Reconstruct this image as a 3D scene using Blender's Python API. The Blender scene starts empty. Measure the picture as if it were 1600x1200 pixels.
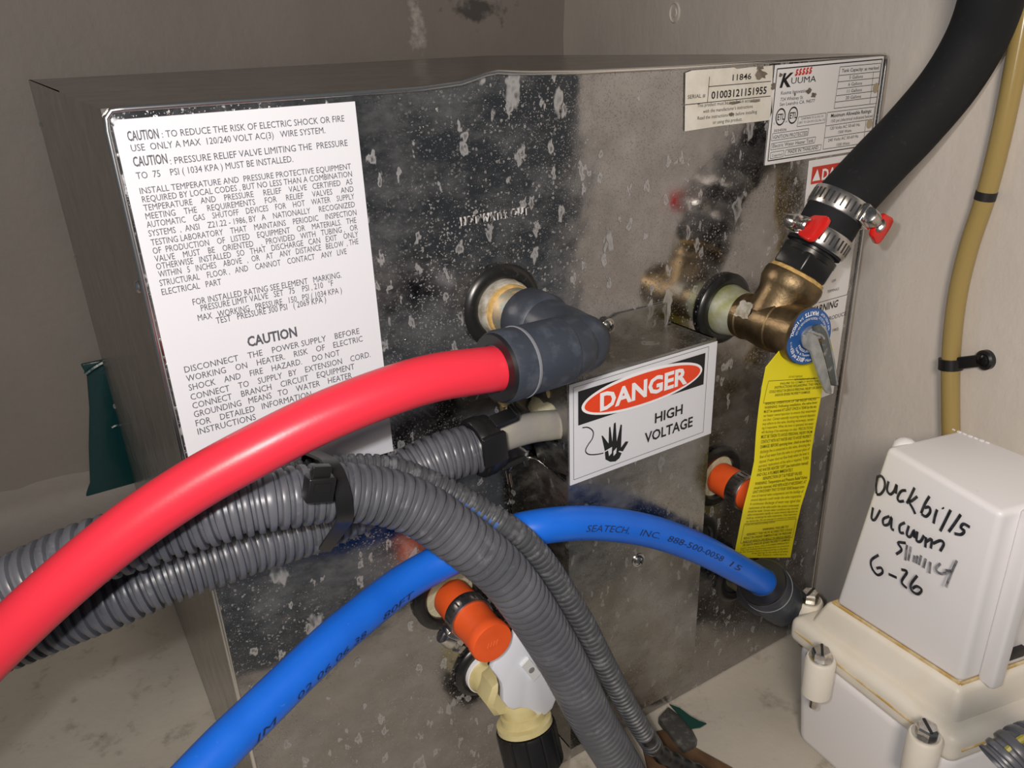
import bpy, bmesh, math, random
from mathutils import Vector, Matrix
import numpy as np
random.seed(4)
SC = bpy.context.scene
COL = SC.collection

# ------------------------------------------------------------------ camera
S = 0.36                                   # width of the heater front, metres
CAM = np.array([-0.07439513, -0.73659741, 1.0394114]) * S
RV = np.array([[0.84702295, -0.53026549, -0.03702207],
               [-0.24141013, -0.3216961, -0.91555053],
               [0.47357499, 0.78442981, -0.40049544]])
FPX = 1239.87
HW, HH, HD = S, 0.3597, 0.3955             # heater width, height, depth
cam = bpy.data.cameras.new('camera')
cam.sensor_width = 36.0
cam.lens = FPX / 1600 * 36
cam.clip_start = 0.005
cam.clip_end = 20
co = bpy.data.objects.new('camera', cam)
COL.objects.link(co)
M = Matrix.Identity(4)
for i in range(3):
    M[i][0] = RV[0][i]
    M[i][1] = -RV[1][i]
    M[i][2] = -RV[2][i]
    M[i][3] = CAM[i]
co.matrix_world = M
SC.camera = co

# ------------------------------------------------------------------ light
W = bpy.data.worlds.new('world')
SC.world = W
W.use_nodes = True
W.node_tree.nodes['Background'].inputs[0].default_value = (0.85, 0.92, 1.0, 1)
W.node_tree.nodes['Background'].inputs[1].default_value = 0.085


def area(name, loc, target, size, power, color):
    l = bpy.data.lights.new(name, 'AREA')
    l.shape = 'DISK'
    l.size = size
    l.energy = power
    l.color = color
    o = bpy.data.objects.new(name, l)
    COL.objects.link(o)
    o.location = loc
    d = Vector(target) - Vector(loc)
    o.rotation_euler = d.to_track_quat('-Z', 'Y').to_euler()
    return o


rgt, upv, fwd = RV[0], -RV[1], RV[2]
FL = CAM - 0.020 * rgt + 0.016 * upv
area('phone_flash', FL, FL + fwd, 0.008, 0.50, (0.97, 0.97, 1.0))
area('work_lamp', (-0.17, -0.45, 0.54), (0.36, -0.05, 0.18), 0.12, 2.6, (1.0, 0.86, 0.73))

vs = SC.view_settings
vs.view_transform = 'Standard'
vs.look = 'None'
vs.exposure = 0.0
vs.gamma = 1.0
vs.use_curve_mapping = False


# ------------------------------------------------------------------ geometry of the picture
def ray(x, y):
    return RV.T @ np.array([(x - 800) / FPX, (y - 600) / FPX, 1.0])


def at(x, y, Y=0.0):
    d = ray(x, y)
    return CAM + (Y - CAM[1]) / d[1] * d


def atz(x, y, Z):
    d = ray(x, y)
    return CAM + (Z - CAM[2]) / d[2] * d


def atx(x, y, X):
    d = ray(x, y)
    return CAM + (X - CAM[0]) / d[0] * d


def atd(x, y, t):
    return CAM + t * ray(x, y)


WALLN = np.array([1.0, -0.2245, 0.0])
WALLN = WALLN / np.linalg.norm(WALLN)
WALLP = np.array([0.380, 0.0, 0.0])


def atw(x, y, off=0.0):                    # a point on (or off) the right wall
    d = ray(x, y)
    q = WALLP - WALLN * off
    t = WALLN @ (q - CAM) / (WALLN @ d)
    return CAM + t * d


def nrm(v):
    v = np.array(v, float)
    return v / np.linalg.norm(v)


# ------------------------------------------------------------------ materials
def new_mat(name):
    m = bpy.data.materials.new(name)
    m.use_nodes = True
    nt = m.node_tree
    b = nt.nodes['Principled BSDF']
    return m, nt, b


def coords(nt, scale=(1, 1, 1)):
    tc = nt.nodes.new('ShaderNodeTexCoord')
    mp = nt.nodes.new('ShaderNodeMapping')
    mp.inputs['Scale'].default_value = scale
    nt.links.new(tc.outputs['Object'], mp.inputs[0])
    return mp.outputs[0]


def noise(nt, vec, scale, detail=4, rough=.55):
    n = nt.nodes.new('ShaderNodeTexNoise')
    n.inputs['Scale'].default_value = scale
    n.inputs['Detail'].default_value = detail
    n.inputs['Roughness'].default_value = rough
    nt.links.new(vec, n.inputs['Vector'])
    return n.outputs['Fac']


def ramp(nt, fac, a, b, ca=(0, 0, 0, 1), cb=(1, 1, 1, 1)):
    r = nt.nodes.new('ShaderNodeValToRGB')
    r.color_ramp.elements[0].position = a
    r.color_ramp.elements[1].position = b
    r.color_ramp.elements[0].color = ca
    r.color_ramp.elements[1].color = cb
    nt.links.new(fac, r.inputs[0])
    return r.outputs[0]


def math_n(nt, op, a, b=None, clamp=False):
    n = nt.nodes.new('ShaderNodeMath')
    n.operation = op
    n.use_clamp = clamp
    for i, v in enumerate((a, b)):
        if v is None:
            continue
        if isinstance(v, (int, float)):
            n.inputs[i].default_value = v
        else:
            nt.links.new(v, n.inputs[i])
    return n.outputs[0]


def mixc(nt, fac, a, b):
    n = nt.nodes.new('ShaderNodeMix')
    n.data_type = 'RGBA'
    if isinstance(fac, (int, float)):
        n.inputs[0].default_value = fac
    else:
        nt.links.new(fac, n.inputs[0])
    for i, v in ((6, a), (7, b)):
        if isinstance(v, tuple):
            n.inputs[i].default_value = (*v[:3], 1)
        else:
            nt.links.new(v, n.inputs[i])
    return n.outputs[2]


def bump(nt, b, h, strength, dist):
    n = nt.nodes.new('ShaderNodeBump')
    n.inputs['Strength'].default_value = strength
    n.inputs['Distance'].default_value = dist
    nt.links.new(h, n.inputs['Height'])
    nt.links.new(n.outputs[0], b.inputs['Normal'])


def mat(name, col, rough=.5, metal=0.0, col2=None, scale=80, lo=.4, hi=.65, bmp=0, bscale=400, spec=.5,
        dust=None, dscale=250, dlo=.55, dhi=.75, detail=4):
    m, nt, b = new_mat(name)
    b.inputs['Base Color'].default_value = (*col, 1)
    b.inputs['Roughness'].default_value = rough
    b.inputs['Metallic'].default_value = metal
    b.inputs['Specular IOR Level'].default_value = spec
    v = coords(nt)
    c = None
    if col2:
        f = ramp(nt, noise(nt, v, scale, detail), lo, hi)
        c = mixc(nt, f, col, col2)
    if dust:
        f = ramp(nt, noise(nt, v, dscale, 5, .65), dlo, dhi)
        c = mixc(nt, f, c if c is not None else col, dust)
    if c is not None:
        nt.links.new(c, b.inputs['Base Color'])
    if bmp:
        bump(nt, b, noise(nt, v, bscale, 3), 1.0, bmp)
    return m


def steel_mat(name, rough=.09, base=(.40, .39, .385), drops=1.0, specks=1.0, film=.26):
    """bright sheet steel with dried water drops, fine mineral specks and a thin film of dirt"""
    m, nt, b = new_mat(name)
    v = coords(nt)
    vd = coords(nt, (1, 1, .55))

    def drop(vec, scale, rmin, rmax, edge, lim):
        vo = nt.nodes.new('ShaderNodeTexVoronoi')
        vo.inputs['Scale'].default_value = scale
        wob = nt.nodes.new('ShaderNodeTexNoise')
        wob.inputs['Scale'].default_value = scale * 2.2
        nt.links.new(vec, wob.inputs['Vector'])
        ad = nt.nodes.new('ShaderNodeVectorMath')
        ad.operation = 'MULTIPLY_ADD'
        nt.links.new(wob.outputs['Color'], ad.inputs[0])
        ad.inputs[1].default_value = (.95 / scale,) * 3
        nt.links.new(vec, ad.inputs[2])
        nt.links.new(ad.outputs[0], vo.inputs['Vector'])
        sep = nt.nodes.new('ShaderNodeSeparateColor')
        nt.links.new(vo.outputs['Color'], sep.inputs[0])
        keep = math_n(nt, 'GREATER_THAN', sep.outputs[0], lim)
        rad = math_n(nt, 'MULTIPLY_ADD', sep.outputs[1], rmax - rmin)
        nt.nodes[-1].inputs[2].default_value = rmin
        q = math_n(nt, 'DIVIDE', vo.outputs['Distance'], rad)
        body = math_n(nt, 'SUBTRACT', 1.0, q)
        body = math_n(nt, 'MULTIPLY', body, edge, True)
        ring = math_n(nt, 'SUBTRACT', q, .45)          # paler rim, thinner centre
        ring = math_n(nt, 'MULTIPLY_ADD', ring, 1.2, True)
        nt.nodes[-1].inputs[2].default_value = .55
        o = math_n(nt, 'MULTIPLY', body, ring)
        return math_n(nt, 'MULTIPLY', o, keep)

    d1 = drop(vd, 88, .10, .36, 3, .58)
    d2 = drop(vd, 200, .10, .36, 3, .36)
    d3 = drop(v, 620, .12, .34, 3, .45)
    d4 = drop(v, 1250, .14, .40, 3, .35)
    patch = ramp(nt, noise(nt, v, 14, 3), .30, .55)
    d3 = math_n(nt, 'MULTIPLY', math_n(nt, 'MAXIMUM', d3, math_n(nt, 'MULTIPLY', d4, .8)), patch)
    big = math_n(nt, 'MULTIPLY', math_n(nt, 'MAXIMUM', d1, d2), .62 * drops)
    sm = math_n(nt, 'MULTIPLY', d3, .6 * specks)
    mask = math_n(nt, 'MAXIMUM', big, sm, True)
    haze = ramp(nt, noise(nt, coords(nt, (1, 1, 1.6)), 26, 7, .72), .44, .78)
    haze = math_n(nt, 'MULTIPLY', haze, film)
    mask = math_n(nt, 'MAXIMUM', mask, haze, True)
    grime = ramp(nt, noise(nt, v, 55, 5, .7), .35, .7)
    cb = mixc(nt, grime, base, tuple(x * .82 for x in base))
    nt.links.new(mixc(nt, mask, cb, (.56, .56, .56)), b.inputs['Base Color'])
    nt.links.new(math_n(nt, 'SUBTRACT', 1.0, mask), b.inputs['Metallic'])
    r = math_n(nt, 'MULTIPLY_ADD', mask, .5)
    nt.nodes[-1].inputs[2].default_value = rough
    r2 = math_n(nt, 'MULTIPLY', grime, .08)
    nt.links.new(math_n(nt, 'ADD', r, r2), b.inputs['Roughness'])
    bump(nt, b, math_n(nt, 'ADD', mask, math_n(nt, 'MULTIPLY', noise(nt, v, 15, 3, .6), 11.0)), .5, .00025)
    return m


STEEL = steel_mat('spotted_sheet_steel')
STEEL2 = steel_mat('cover_sheet_steel', rough=.2, base=(.33, .32, .295), drops=.6, specks=.5, film=.35)
STEEL3 = steel_mat('shell_sheet_steel', rough=.17, base=(.29, .27, .25), drops=.12, specks=.1, film=.16)
EDGE = mat('bright_rolled_steel', (.82, .81, .79), .22, 1.0)
CHROME = mat('chrome_plated_steel', (.70, .68, .65), .2, 1.0, (.5, .47, .43), 300)
CLAMPM = mat('stainless_band', (.62, .60, .57), .3, 1.0, (.45, .43, .41), 200)
DARKSLOT = mat('dark_slot', (.02, .02, .02), .6)
RUBBER = mat('black_rubber', (.012, .012, .012), .3, dust=(.06, .06, .06), dscale=300, dlo=.6, dhi=.8)
HOSEM = mat('black_hose_rubber', (.012, .013, .015), .75, spec=.25, dust=(.035, .035, .037), dscale=350, dlo=.6, dhi=.85)
FITM = mat('blue_black_plastic', (.030, .037, .052), .5, dust=(.085, .10, .125), dscale=110, dlo=.5, dhi=.85, bmp=.00008)
BLACKP = mat('glossy_black_plastic', (.010, .010, .011), .36)
GREYCON = mat('grey_corrugated_plastic', (.080, .084, .097), .34, col2=(.115, .12, .137), scale=45,
              dust=(.19, .20, .22), dscale=130, dlo=.58, dhi=.8)
GREYCON2 = mat('grey_small_corrugated_plastic', (.065, .069, .076), .44, dust=(.20, .21, .22), dscale=190, dlo=.5, dhi=.8)
REDP = mat('red_pipe_plastic', (.68, .030, .052), .34, spec=.35, bmp=.00002, bscale=900)
BLUEP = mat('blue_pipe_plastic', (.010, .135, .68), .36, col2=(.012, .15, .72), scale=60, spec=.4,
            dust=(.12, .28, .75), dscale=420, dlo=.68, dhi=.82)
BLUEW = mat('blue_wire', (.06, .13, .36), .45)
INK = mat('faded_black_ink', (.012, .02, .07), .6)
ORANGE = mat('orange_silicone', (.86, .115, .022), .42, col2=(.78, .10, .02), scale=90, spec=.4)
BRASS = mat('aged_brass', (.26, .19, .105), .46, 1.0, (.15, .112, .065), 120, bmp=.00014, bscale=600)
BRASST = mat('tarnished_brass', (.30, .22, .13), .55, .5, (.14, .17, .15), 130, dust=(.55, .36, .14), dscale=180)
TAPE = mat('ochre_thread_tape', (.58, .38, .13), .8, col2=(.42, .27, .09), scale=400)
NIP = mat('plated_nipple', (.62, .64, .55), .45, .5, (.34, .36, .08), 70, lo=.38, hi=.6)
SOLDER = mat('white_corrosion', (.58, .56, .50), .55, .4, (.33, .29, .21), 300)
PAPER = mat('white_label_vinyl', (.70, .71, .75), .42)
PAPERC = mat('cream_label_paper', (.74, .71, .64), .6, col2=(.66, .62, .53), scale=130)
PAPERW = mat('white_label_paper', (.80, .79, .79), .5, dust=(.60, .55, .47), dscale=120, dlo=.68, dhi=.78)
PRINT = mat('grey_print', (.085, .085, .10), .6)
PRINTK = mat('black_print', (.012, .012, .013), .5)
PRINTW = mat('white_print', (.86, .86, .88), .5)
PRINTB = mat('print_on_yellow', (.075, .070, .004), .6)
REDPR = mat('red_print', (.80, .062, .014), .45)
REDPR2 = mat('dull_red_print', (.58, .045, .025), .5)
SCRAPE = mat('torn_label_gap', (.17, .145, .115), .5, .3, (.26, .23, .18), 300)
YELLOW = mat('yellow_tag_film', (.86, .75, .012), .42)
BLUED = mat('blue_disc_print', (.022, .095, .30), .42)
LEVER = mat('cast_aluminium', (.50, .52, .52), .48, .7, (.34, .37, .38), 200, bmp=.0001, bscale=600)
LEVERD = mat('dark_pressed_steel', (.16, .18, .18), .4, .8, (.42, .44, .44), 260, lo=.55, hi=.7)
KEYRED = mat('red_key_plastic', (.70, .018, .014), .22)
CABLE = mat('grey_cable_sheath', (.30, .285, .265), .5, col2=(.35, .33, .27), scale=90)
FOAM = mat('yellow_foam', (.72, .52, .20), .9, col2=(.80, .70, .45), scale=160, bmp=.0006, bscale=500)
FOAMP = mat('pale_foam', (.52, .49, .33), .9, col2=(.42, .40, .28), scale=200, bmp=.0005, bscale=500)
BEIGE = mat('aged_nylon', (.64, .57, .30), .42, col2=(.55, .47, .22), scale=90)
WHITEV = mat('white_valve_plastic', (.76, .80, .88), .32)
WHITEN = mat('white_nub_plastic', (.70, .72, .72), .4)
PUMPW = mat('white_pump_plastic', (.87, .86, .88), .38, dust=(.60, .55, .46), dscale=160, dlo=.7, dhi=.8)
PUMPC = mat('cream_pump_casting', (.78, .74, .655), .45, col2=(.74, .68, .56), scale=60, lo=.45, hi=.8,
            dust=(.33, .29, .22), dscale=420, dlo=.70, dhi=.80, bmp=.00003)
SEALANT = mat('ochre_sealant', (.50, .33, .10), .6, col2=(.66, .56, .36), scale=150)
MARKER = mat('marker_ink', (.015, .016, .02), .45, col2=(.05, .05, .06), scale=500)
FADED = mat('worn_marker_ink', (.13, .13, .15), .5, col2=(.42, .42, .44), scale=420, lo=.4, hi=.7)
TEAL = mat('teal_tape', (.008, .055, .060), .3, bmp=.0005, bscale=90)
TEAL2 = mat('teal_scrap', (.012, .060, .045), .5)
FOOTM = mat('dark_grey_rubber', (.06, .058, .055), .6, dust=(.17, .165, .15), dscale=200, dlo=.5, dhi=.75)
WOOD = mat('brown_wood', (.10, .055, .028), .6, col2=(.16, .09, .045), scale=60)


def amber_mat():
    m, nt, b = new_mat('amber_vinyl')
    b.inputs['Base Color'].default_value = (.66, .50, .19, 1)
    b.inputs['Roughness'].default_value = .2
    b.inputs['Transmission Weight'].default_value = .5
    b.inputs['IOR'].default_value = 1.45
    return m


AMBER = amber_mat()


def wall_mat(name, col, col2, stain, bmp=.0012, stain_lo=.66, stain_hi=.8, marks=()):
    m, nt, b = new_mat(name)
    v = coords(nt)
    f = ramp(nt, noise(nt, v, 7, 5, .6), .35, .7)
    c = mixc(nt, f, col, col2)
    f2 = ramp(nt, noise(nt, v, 55, 6, .7), stain_lo, stain_hi)
    c = mixc(nt, f2, c, stain)
    for (sp, sr, sc) in marks:              # scuffs and old stains with a place of their own
        ge = nt.nodes.new('ShaderNodeNewGeometry')
        sb = nt.nodes.new('ShaderNodeVectorMath')
        sb.operation = 'SUBTRACT'
        nt.links.new(ge.outputs['Position'], sb.inputs[0])
        sb.inputs[1].default_value = tuple(sp)
        dv3 = nt.nodes.new('ShaderNodeVectorMath')
        dv3.operation = 'DIVIDE'
        nt.links.new(sb.outputs[0], dv3.inputs[0])
        dv3.inputs[1].default_value = tuple(sr)
        le = nt.nodes.new('ShaderNodeVectorMath')
        le.operation = 'LENGTH'
        nt.links.new(dv3.outputs[0], le.inputs[0])
        w_ = math_n(nt, 'ADD', math_n(nt, 'SUBTRACT', 1.0, le.outputs['Value']), math_n(nt, 'MULTIPLY', math_n(nt, 'SUBTRACT', noise(nt, v, 60, 5, .65), .5), 3.2))
        c = mixc(nt, ramp(nt, w_, .35, .9), c, sc)
    nt.links.new(c, b.inputs['Base Color'])
    b.inputs['Roughness'].default_value = .55
    vs_ = coords(nt, (1, 1, .6))
    h = math_n(nt, 'ADD', noise(nt, vs_, 38, 5, .55), math_n(nt, 'MULTIPLY', noise(nt, v, 160, 3), .25))
    bump(nt, b, h, .8, bmp)
    return m


WALLB = wall_mat('painted_hull', (.30, .272, .248), (.26, .236, .215), (.21, .19, .175), stain_lo=.7, stain_hi=.9, marks=((at(745, 12, .445), (.055, .05, .022), (.10, .095, .09)), (at(650, 40, .445), (.012, .05, .05), (.52, .49, .46))))
WALLR = wall_mat('painted_bulkhead', (.74, .69, .63), (.68, .63, .575), (.58, .53, .48), bmp=.0010, stain_lo=.68, stain_hi=.85)
FLOORM = wall_mat('painted_floor', (.58, .54, .465), (.47, .435, .37), (.24, .21, .165), bmp=.0008, stain_lo=.56, stain_hi=.8)


# ------------------------------------------------------------------ mesh builder
class MB:
    def __init__(s):
        s.v, s.f = [], []

    def add(s, vs, fs):
        o = len(s.v)
        s.v += [tuple(float(c) for c in p) for p in vs]
        s.f += [tuple(i + o for i in f) for f in fs]
        return s

    def quad(s, a, b, c, d):
        return s.add([a, b, c, d], [(0, 1, 2, 3)])

    def hexa(s, p):                         # 4 bottom then 4 top corners
        return s.add(p, [(3, 2, 1, 0), (4, 5, 6, 7), (0, 1, 5, 4), (1, 2, 6, 5), (2, 3, 7, 6), (3, 0, 4, 7)])

    def box(s, lo, hi, bev=0):
        x0, y0, z0 = lo
        x1, y1, z1 = hi
        p = [(x0, y0, z0), (x1, y0, z0), (x1, y1, z0), (x0, y1, z0), (x0, y0, z1), (x1, y0, z1), (x1, y1, z1), (x0, y1, z1)]
        return s.bhexa(p, bev) if bev else s.hexa(p)

    def bhexa(s, p, bev, seg=3):
        t = MB().hexa(p)
        return s.bevel(t, bev, seg)

    def bevel(s, t, bev, seg=3):
        bm = bmesh.new()
        vs = [bm.verts.new(q) for q in t.v]
        for f in t.f:
            bm.faces.new([vs[i] for i in f])
        bmesh.ops.recalc_face_normals(bm, faces=bm.faces)
        ed = [e for e in bm.edges if len(e.link_faces) == 2 and e.calc_face_angle(0) > .5]
        bmesh.ops.bevel(bm, geom=ed, offset=bev, segments=seg, affect='EDGES', profile=.5)
        bm.verts.index_update()
        s.add([v.co[:] for v in bm.verts], [[v.index for v in f.verts] for f in bm.faces])
        bm.free()
        return s

    def obox(s, c, ax, ay, az, bev=0):      # centre and three half-axes
        c, ax, ay, az = map(np.array, (c, ax, ay, az))
        p = [c + i * ax + j * ay + k * az for k in (-1, 1) for i, j in ((-1, -1), (1, -1), (1, 1), (-1, 1))]
        return s.bhexa(p, bev) if bev else s.hexa(p)

    def lathe(s, o, ax, prof, n=32, ref=None, rfun=None):
        o = np.array(o, float)
        ax = nrm(ax)
        ref = np.array(ref if ref is not None else ((0, 0, 1) if abs(ax[2]) < .8 else (1, 0, 0)), float)
        u = nrm(ref - ax * (ref @ ax))
        w = np.cross(ax, u)
        vs, fs = [], []
        for (t, r) in prof:
            for k in range(n):
                a = 2 * math.pi * k / n
                rr = r * (rfun(k, t) if rfun else 1)
                vs.append(o + ax * t + rr * (math.cos(a) * u + math.sin(a) * w))
        for i in range(len(prof) - 1):
            for k in range(n):
                k2 = (k + 1) % n
                fs.append((i * n + k, i * n + k2, (i + 1) * n + k2, (i + 1) * n + k))
        fs.append(tuple(range(n))[::-1])
        fs.append(tuple((len(prof) - 1) * n + k for k in range(n)))
        return s.add(vs, fs)

    def ring(s, o, ax, prof, n=40):         # closed profile swept round (a torus-like ring)
        o = np.array(o, float)
        ax = nrm(ax)
        ref = np.array((0, 0, 1) if abs(ax[2]) < .8 else (1, 0, 0), float)
        u = nrm(ref - ax * (ref @ ax))
        w = np.cross(ax, u)
        m = len(prof)
        vs, fs = [], []
        for k in range(n):
            a = 2 * math.pi * k / n
            for (t, r) in prof:
                vs.append(o + ax * t + r * (math.cos(a) * u + math.sin(a) * w))
        for k in range(n):
            k2 = (k + 1) % n
            for i in range(m):
                j = (i + 1) % m
                fs.append((k * m + i, k2 * m + i, k2 * m + j, k * m + j))
        return s.add(vs, fs)

    def prism(s, pts, off):                 # polygon extruded by a vector
        n = len(pts)
        off = np.array(off)
        a = [np.array(p) for p in pts]
        b = [p + off for p in a]
        fs = [tuple(range(n)), tuple(range(n, 2 * n))[::-1]]
        for i in range(n):
            j = (i + 1) % n
            fs.append((i, j, n + j, n + i))
        return s.add(a + b, fs)

    def sweep(s, path, rad, n=20, ref=(0, -1, 0), caps=True, skip=None):
        """path: (k,3) samples; rad: scalar or list; skip(i,k) leaves a face out"""
        P = np.array(path)
        T = np.gradient(P, axis=0)
        T /= np.linalg.norm(T, axis=1)[:, None]
        ref = np.array(ref, float)
        vs, fs = [], []
        for i in range(len(P)):
            u = nrm(ref - T[i] * (ref @ T[i]))
            w = np.cross(T[i], u)
            r = rad[i] if hasattr(rad, '__len__') else rad
            for k in range(n):
                a = 2 * math.pi * k / n
                vs.append(P[i] + r * (math.cos(a) * u + math.sin(a) * w))
        for i in range(len(P) - 1):
            for k in range(n):
                if skip and skip(i, k):
                    continue
                k2 = (k + 1) % n
                fs.append((i * n + k, i * n + k2, (i + 1) * n + k2, (i + 1) * n + k))
        if caps:
            fs.append(tuple(range(n))[::-1])
            fs.append(tuple((len(P) - 1) * n + k for k in range(n)))
        return s.add(vs, fs)

    def build(s, name, m, parent=None, sharp=38, flat=False):
        me = bpy.data.meshes.new(name)
        org = ORG.get(parent.name) if parent else None
        if org is None:
            a = np.array(s.v)
            org = np.array([*(a.min(0)[:2] + a.max(0)[:2]) / 2, a.min(0)[2]])
        me.from_pydata([tuple(np.array(v) - org) for v in s.v], [], s.f)
        me.update()
        bm = bmesh.new()
        bm.from_mesh(me)
        bmesh.ops.recalc_face_normals(bm, faces=bm.faces)
        bm.to_mesh(me)
        bm.free()
        me.materials.append(m)
        if not flat:
            me.shade_smooth()
            me.set_sharp_from_angle(angle=math.radians(sharp))
        o = bpy.data.objects.new(name, me)
        COL.objects.link(o)
        ORG[o.name] = org
        if parent:
            o.parent = parent
        else:
            o.location = org
        return o


ORG = {}


def thing(name, label, cat, loc, group=None):
    o = bpy.data.objects.new(name, None)
    o.empty_display_size = .01
    COL.objects.link(o)
    o.location = loc
    ORG[o.name] = np.array(loc, float)
    return tag(o, label, cat, group)


def tag(o, label, cat, group=None):
    o['label'] = label
    o['category'] = cat
    if group:
        o['group'] = group
    return o


def struct(o, label=None):
    o['kind'] = 'structure'
    if label:
        o['label'] = label
    return o


def crv(pts, step=.002):
    """centripetal Catmull-Rom through pts, resampled at about `step`"""
    P = [np.array(p, float) for p in pts]
    P = [2 * P[0] - P[1]] + P + [2 * P[-1] - P[-2]]
    out = []
    for i in range(1, len(P) - 2):
        p0, p1, p2, p3 = P[i - 1:i + 3]
        for k in range(24):
            t = k / 24
            out.append(.5 * ((2 * p1) + (-p0 + p2) * t + (2 * p0 - 5 * p1 + 4 * p2 - p3) * t * t + (-p0 + 3 * p1 - 3 * p2 + p3) * t ** 3))
    out.append(P[-2])
    out = np.array(out)
    for _ in range(6):                      # a stiff tube has no kinks
        out[1:-1] = .25 * out[:-2] + .5 * out[1:-1] + .25 * out[2:]
    L = np.concatenate([[0], np.cumsum(np.linalg.norm(np.diff(out, axis=0), axis=1))])
    n = max(3, int(L[-1] / step) + 1)
    t = np.linspace(0, L[-1], n)
    return np.stack([np.interp(t, L, out[:, i]) for i in range(3)], 1)


# ------------------------------------------------------------------ lettering
TXT = {}


def glyphs(body, bold=0.0):
    key = (body, bold)
    if key in TXT:
        return TXT[key]
    c = bpy.data.curves.new('t', 'FONT')
    c.body = body
    c.size = 1
    c.resolution_u = 2
    c.offset = bold
    o = bpy.data.objects.new('t', c)
    COL.objects.link(o)
    dg = bpy.context.evaluated_depsgraph_get()
    me = bpy.data.meshes.new_from_object(o.evaluated_get(dg))
    v = np.array([w.co[:2] for w in me.vertices]).reshape(-1, 2)
    f = [tuple(p.vertices) for p in me.polygons]
    bpy.data.objects.remove(o)
    bpy.data.curves.remove(c)
    bpy.data.meshes.remove(me)
    if len(v):
        v[:, 0] -= v[:, 0].min()
    TXT[key] = (v, f)
    return v, f


CAPH = .70


def write(mb, body, fn, bold=0.0, shear=0.0, fit=1.0):
    """lay text on a surface: fn(u in 0..1 along, v in cap heights) -> point"""
    v, f = glyphs(body, bold)
    if not len(v):
        return
    w = v[:, 0].max()
    mb.add([fn((x + shear * y) / w * fit, y / CAPH) for x, y in v], f)


def line3(mb, body, p0, p1, up, bold=0.0, shear=0.0):
    p0, p1, up = map(np.array, (p0, p1, up))
    write(mb, body, lambda u, v: p0 + (p1 - p0) * u + up * v, bold, shear)


def line_px(mb, body, a, b, hpx, Y, bold=0.0, shear=0.0):
    """text on a plane Y whose baseline runs from pixel a to b; kept level"""
    p0, p1 = at(*a, Y), at(*b, Y)
    z = (p0[2] + p1[2]) / 2
    p0[2] = p1[2] = z
    h = at(a[0], a[1] - hpx, Y)[2] - at(*a, Y)[2]
    line3(mb, body, p0, p1, (0, 0, h), bold, shear)


def bar(mb, a, b, w, n):                    # thin printed stroke between two points, on a plane with normal n
    a, b = np.array(a), np.array(b)
    d = nrm(b - a)
    s_ = np.cross(d, n) * w / 2
    mb.quad(a - s_, b - s_, b + s_, a + s_)


def stroke(mb, pts, w, n):
    P = [np.array(p, float) for p in pts]
    L, R = [], []
    for i, p in enumerate(P):
        d = nrm((P[min(i + 1, len(P) - 1)] - P[max(i - 1, 0)]))
        s_ = np.cross(d, n) * w / 2
        L.append(p - s_)
        R.append(p + s_)
    k = len(P)
    mb.add(L + R, [(i, i + 1, k + i + 1, k + i) for i in range(k - 1)])


# ================================================================== the setting
YB = 0.445                                  # back wall
wc = WALLP + np.array([.2245, 1, 0]) * YB   # corner of back and right wall
NY = np.array([0, -1.0, 0])


def grid_wall(name, o, eu, ev, nu, nv, m, amp=.0015, seed=1):
    """a hand-laid painted panel: a gently uneven grid with thickness"""
    rng = np.random.default_rng(seed)
    o, eu, ev = map(lambda q: np.array(q, float), (o, eu, ev))
    n = nrm(np.cross(eu, ev))
    mb = MB()
    h = rng.normal(0, amp, (nu + 1, nv + 1))
    h = (h + np.roll(h, 1, 0) + np.roll(h, 1, 1) + np.roll(h, -1, 0) + np.roll(h, -1, 1)) / 5
    front = [o + eu * i / nu + ev * j / nv + n * h[i, j] for i in range(nu + 1) for j in range(nv + 1)]
    back = [p - n * .012 for p in front]
    q = nv + 1
    fs = [(i * q + j, (i + 1) * q + j, (i + 1) * q + j + 1, i * q + j + 1) for i in range(nu) for j in range(nv)]
    N = len(front)
    fs += [tuple(a + N for a in f)[::-1] for f in fs]
    bd = [(i * q, (i + 1) * q) for i in range(nu)] + [((i + 1) * q + nv, i * q + nv) for i in range(nu)] + \
         [(j + 1, j) for j in range(nv)] + [(nu * q + j, nu * q + j + 1) for j in range(nv)]
    fs += [(a, a + N, b + N, b) for a, b in bd]
    mb.add(front + back, fs)
    return struct(mb.build(name, m, sharp=60))


grid_wall('wall_back', (-.62, YB, -.02), (wc[0] + .62, 0, 0), (0, 0, 1.02), 30, 26, WALLB, .003, 2)
dw = np.array([-.2245, -1, 0]) * .655
wall_right = grid_wall('wall_right', wc + [0, 0, -.02], dw, (0, 0, 1.02), 22, 26, WALLR, .0014, 3)
fl = MB()
grid_wall('floor', (-.62, -.170, 0), (1.12, 0, 0), (0, .620, 0), 32, 30, FLOORM, .0007, 5)
# cove where the back wall meets the floor
cv = MB()
prof = [(YB - .045, .0005)] + [(YB - .045 + .045 * math.sin(a), .045 - .045 * math.cos(a)) for a in np.linspace(.1, 1.5, 9)] + [(YB + .004, .05), (YB + .004, -.01), (YB - .045, -.01)]
cv.prism([(-.62, y, z) for y, z in prof], (wc[0] + .62, 0, 0))
struct(cv.build('trim_1', WALLB, sharp=50))
# filled screw hole in the bulkhead
pg = MB()
pc = atw(1055, 20, .0005)
pg.lathe(pc, -WALLN, [(-.002, .0075), (.0006, .0075), (.0012, .0066), (.0004, .0060), (.0002, .0035), (.0010, .0028), (.0010, .0001)], 24)
pg.build('filled_screw_plug', WALLR, wall_right)

# ================================================================== water heater
heater = thing('water_heater', 'boxy stainless steel water heater with caution labels and water-spotted front', 'water heater', (HW / 2, HD / 2, 0))


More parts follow.
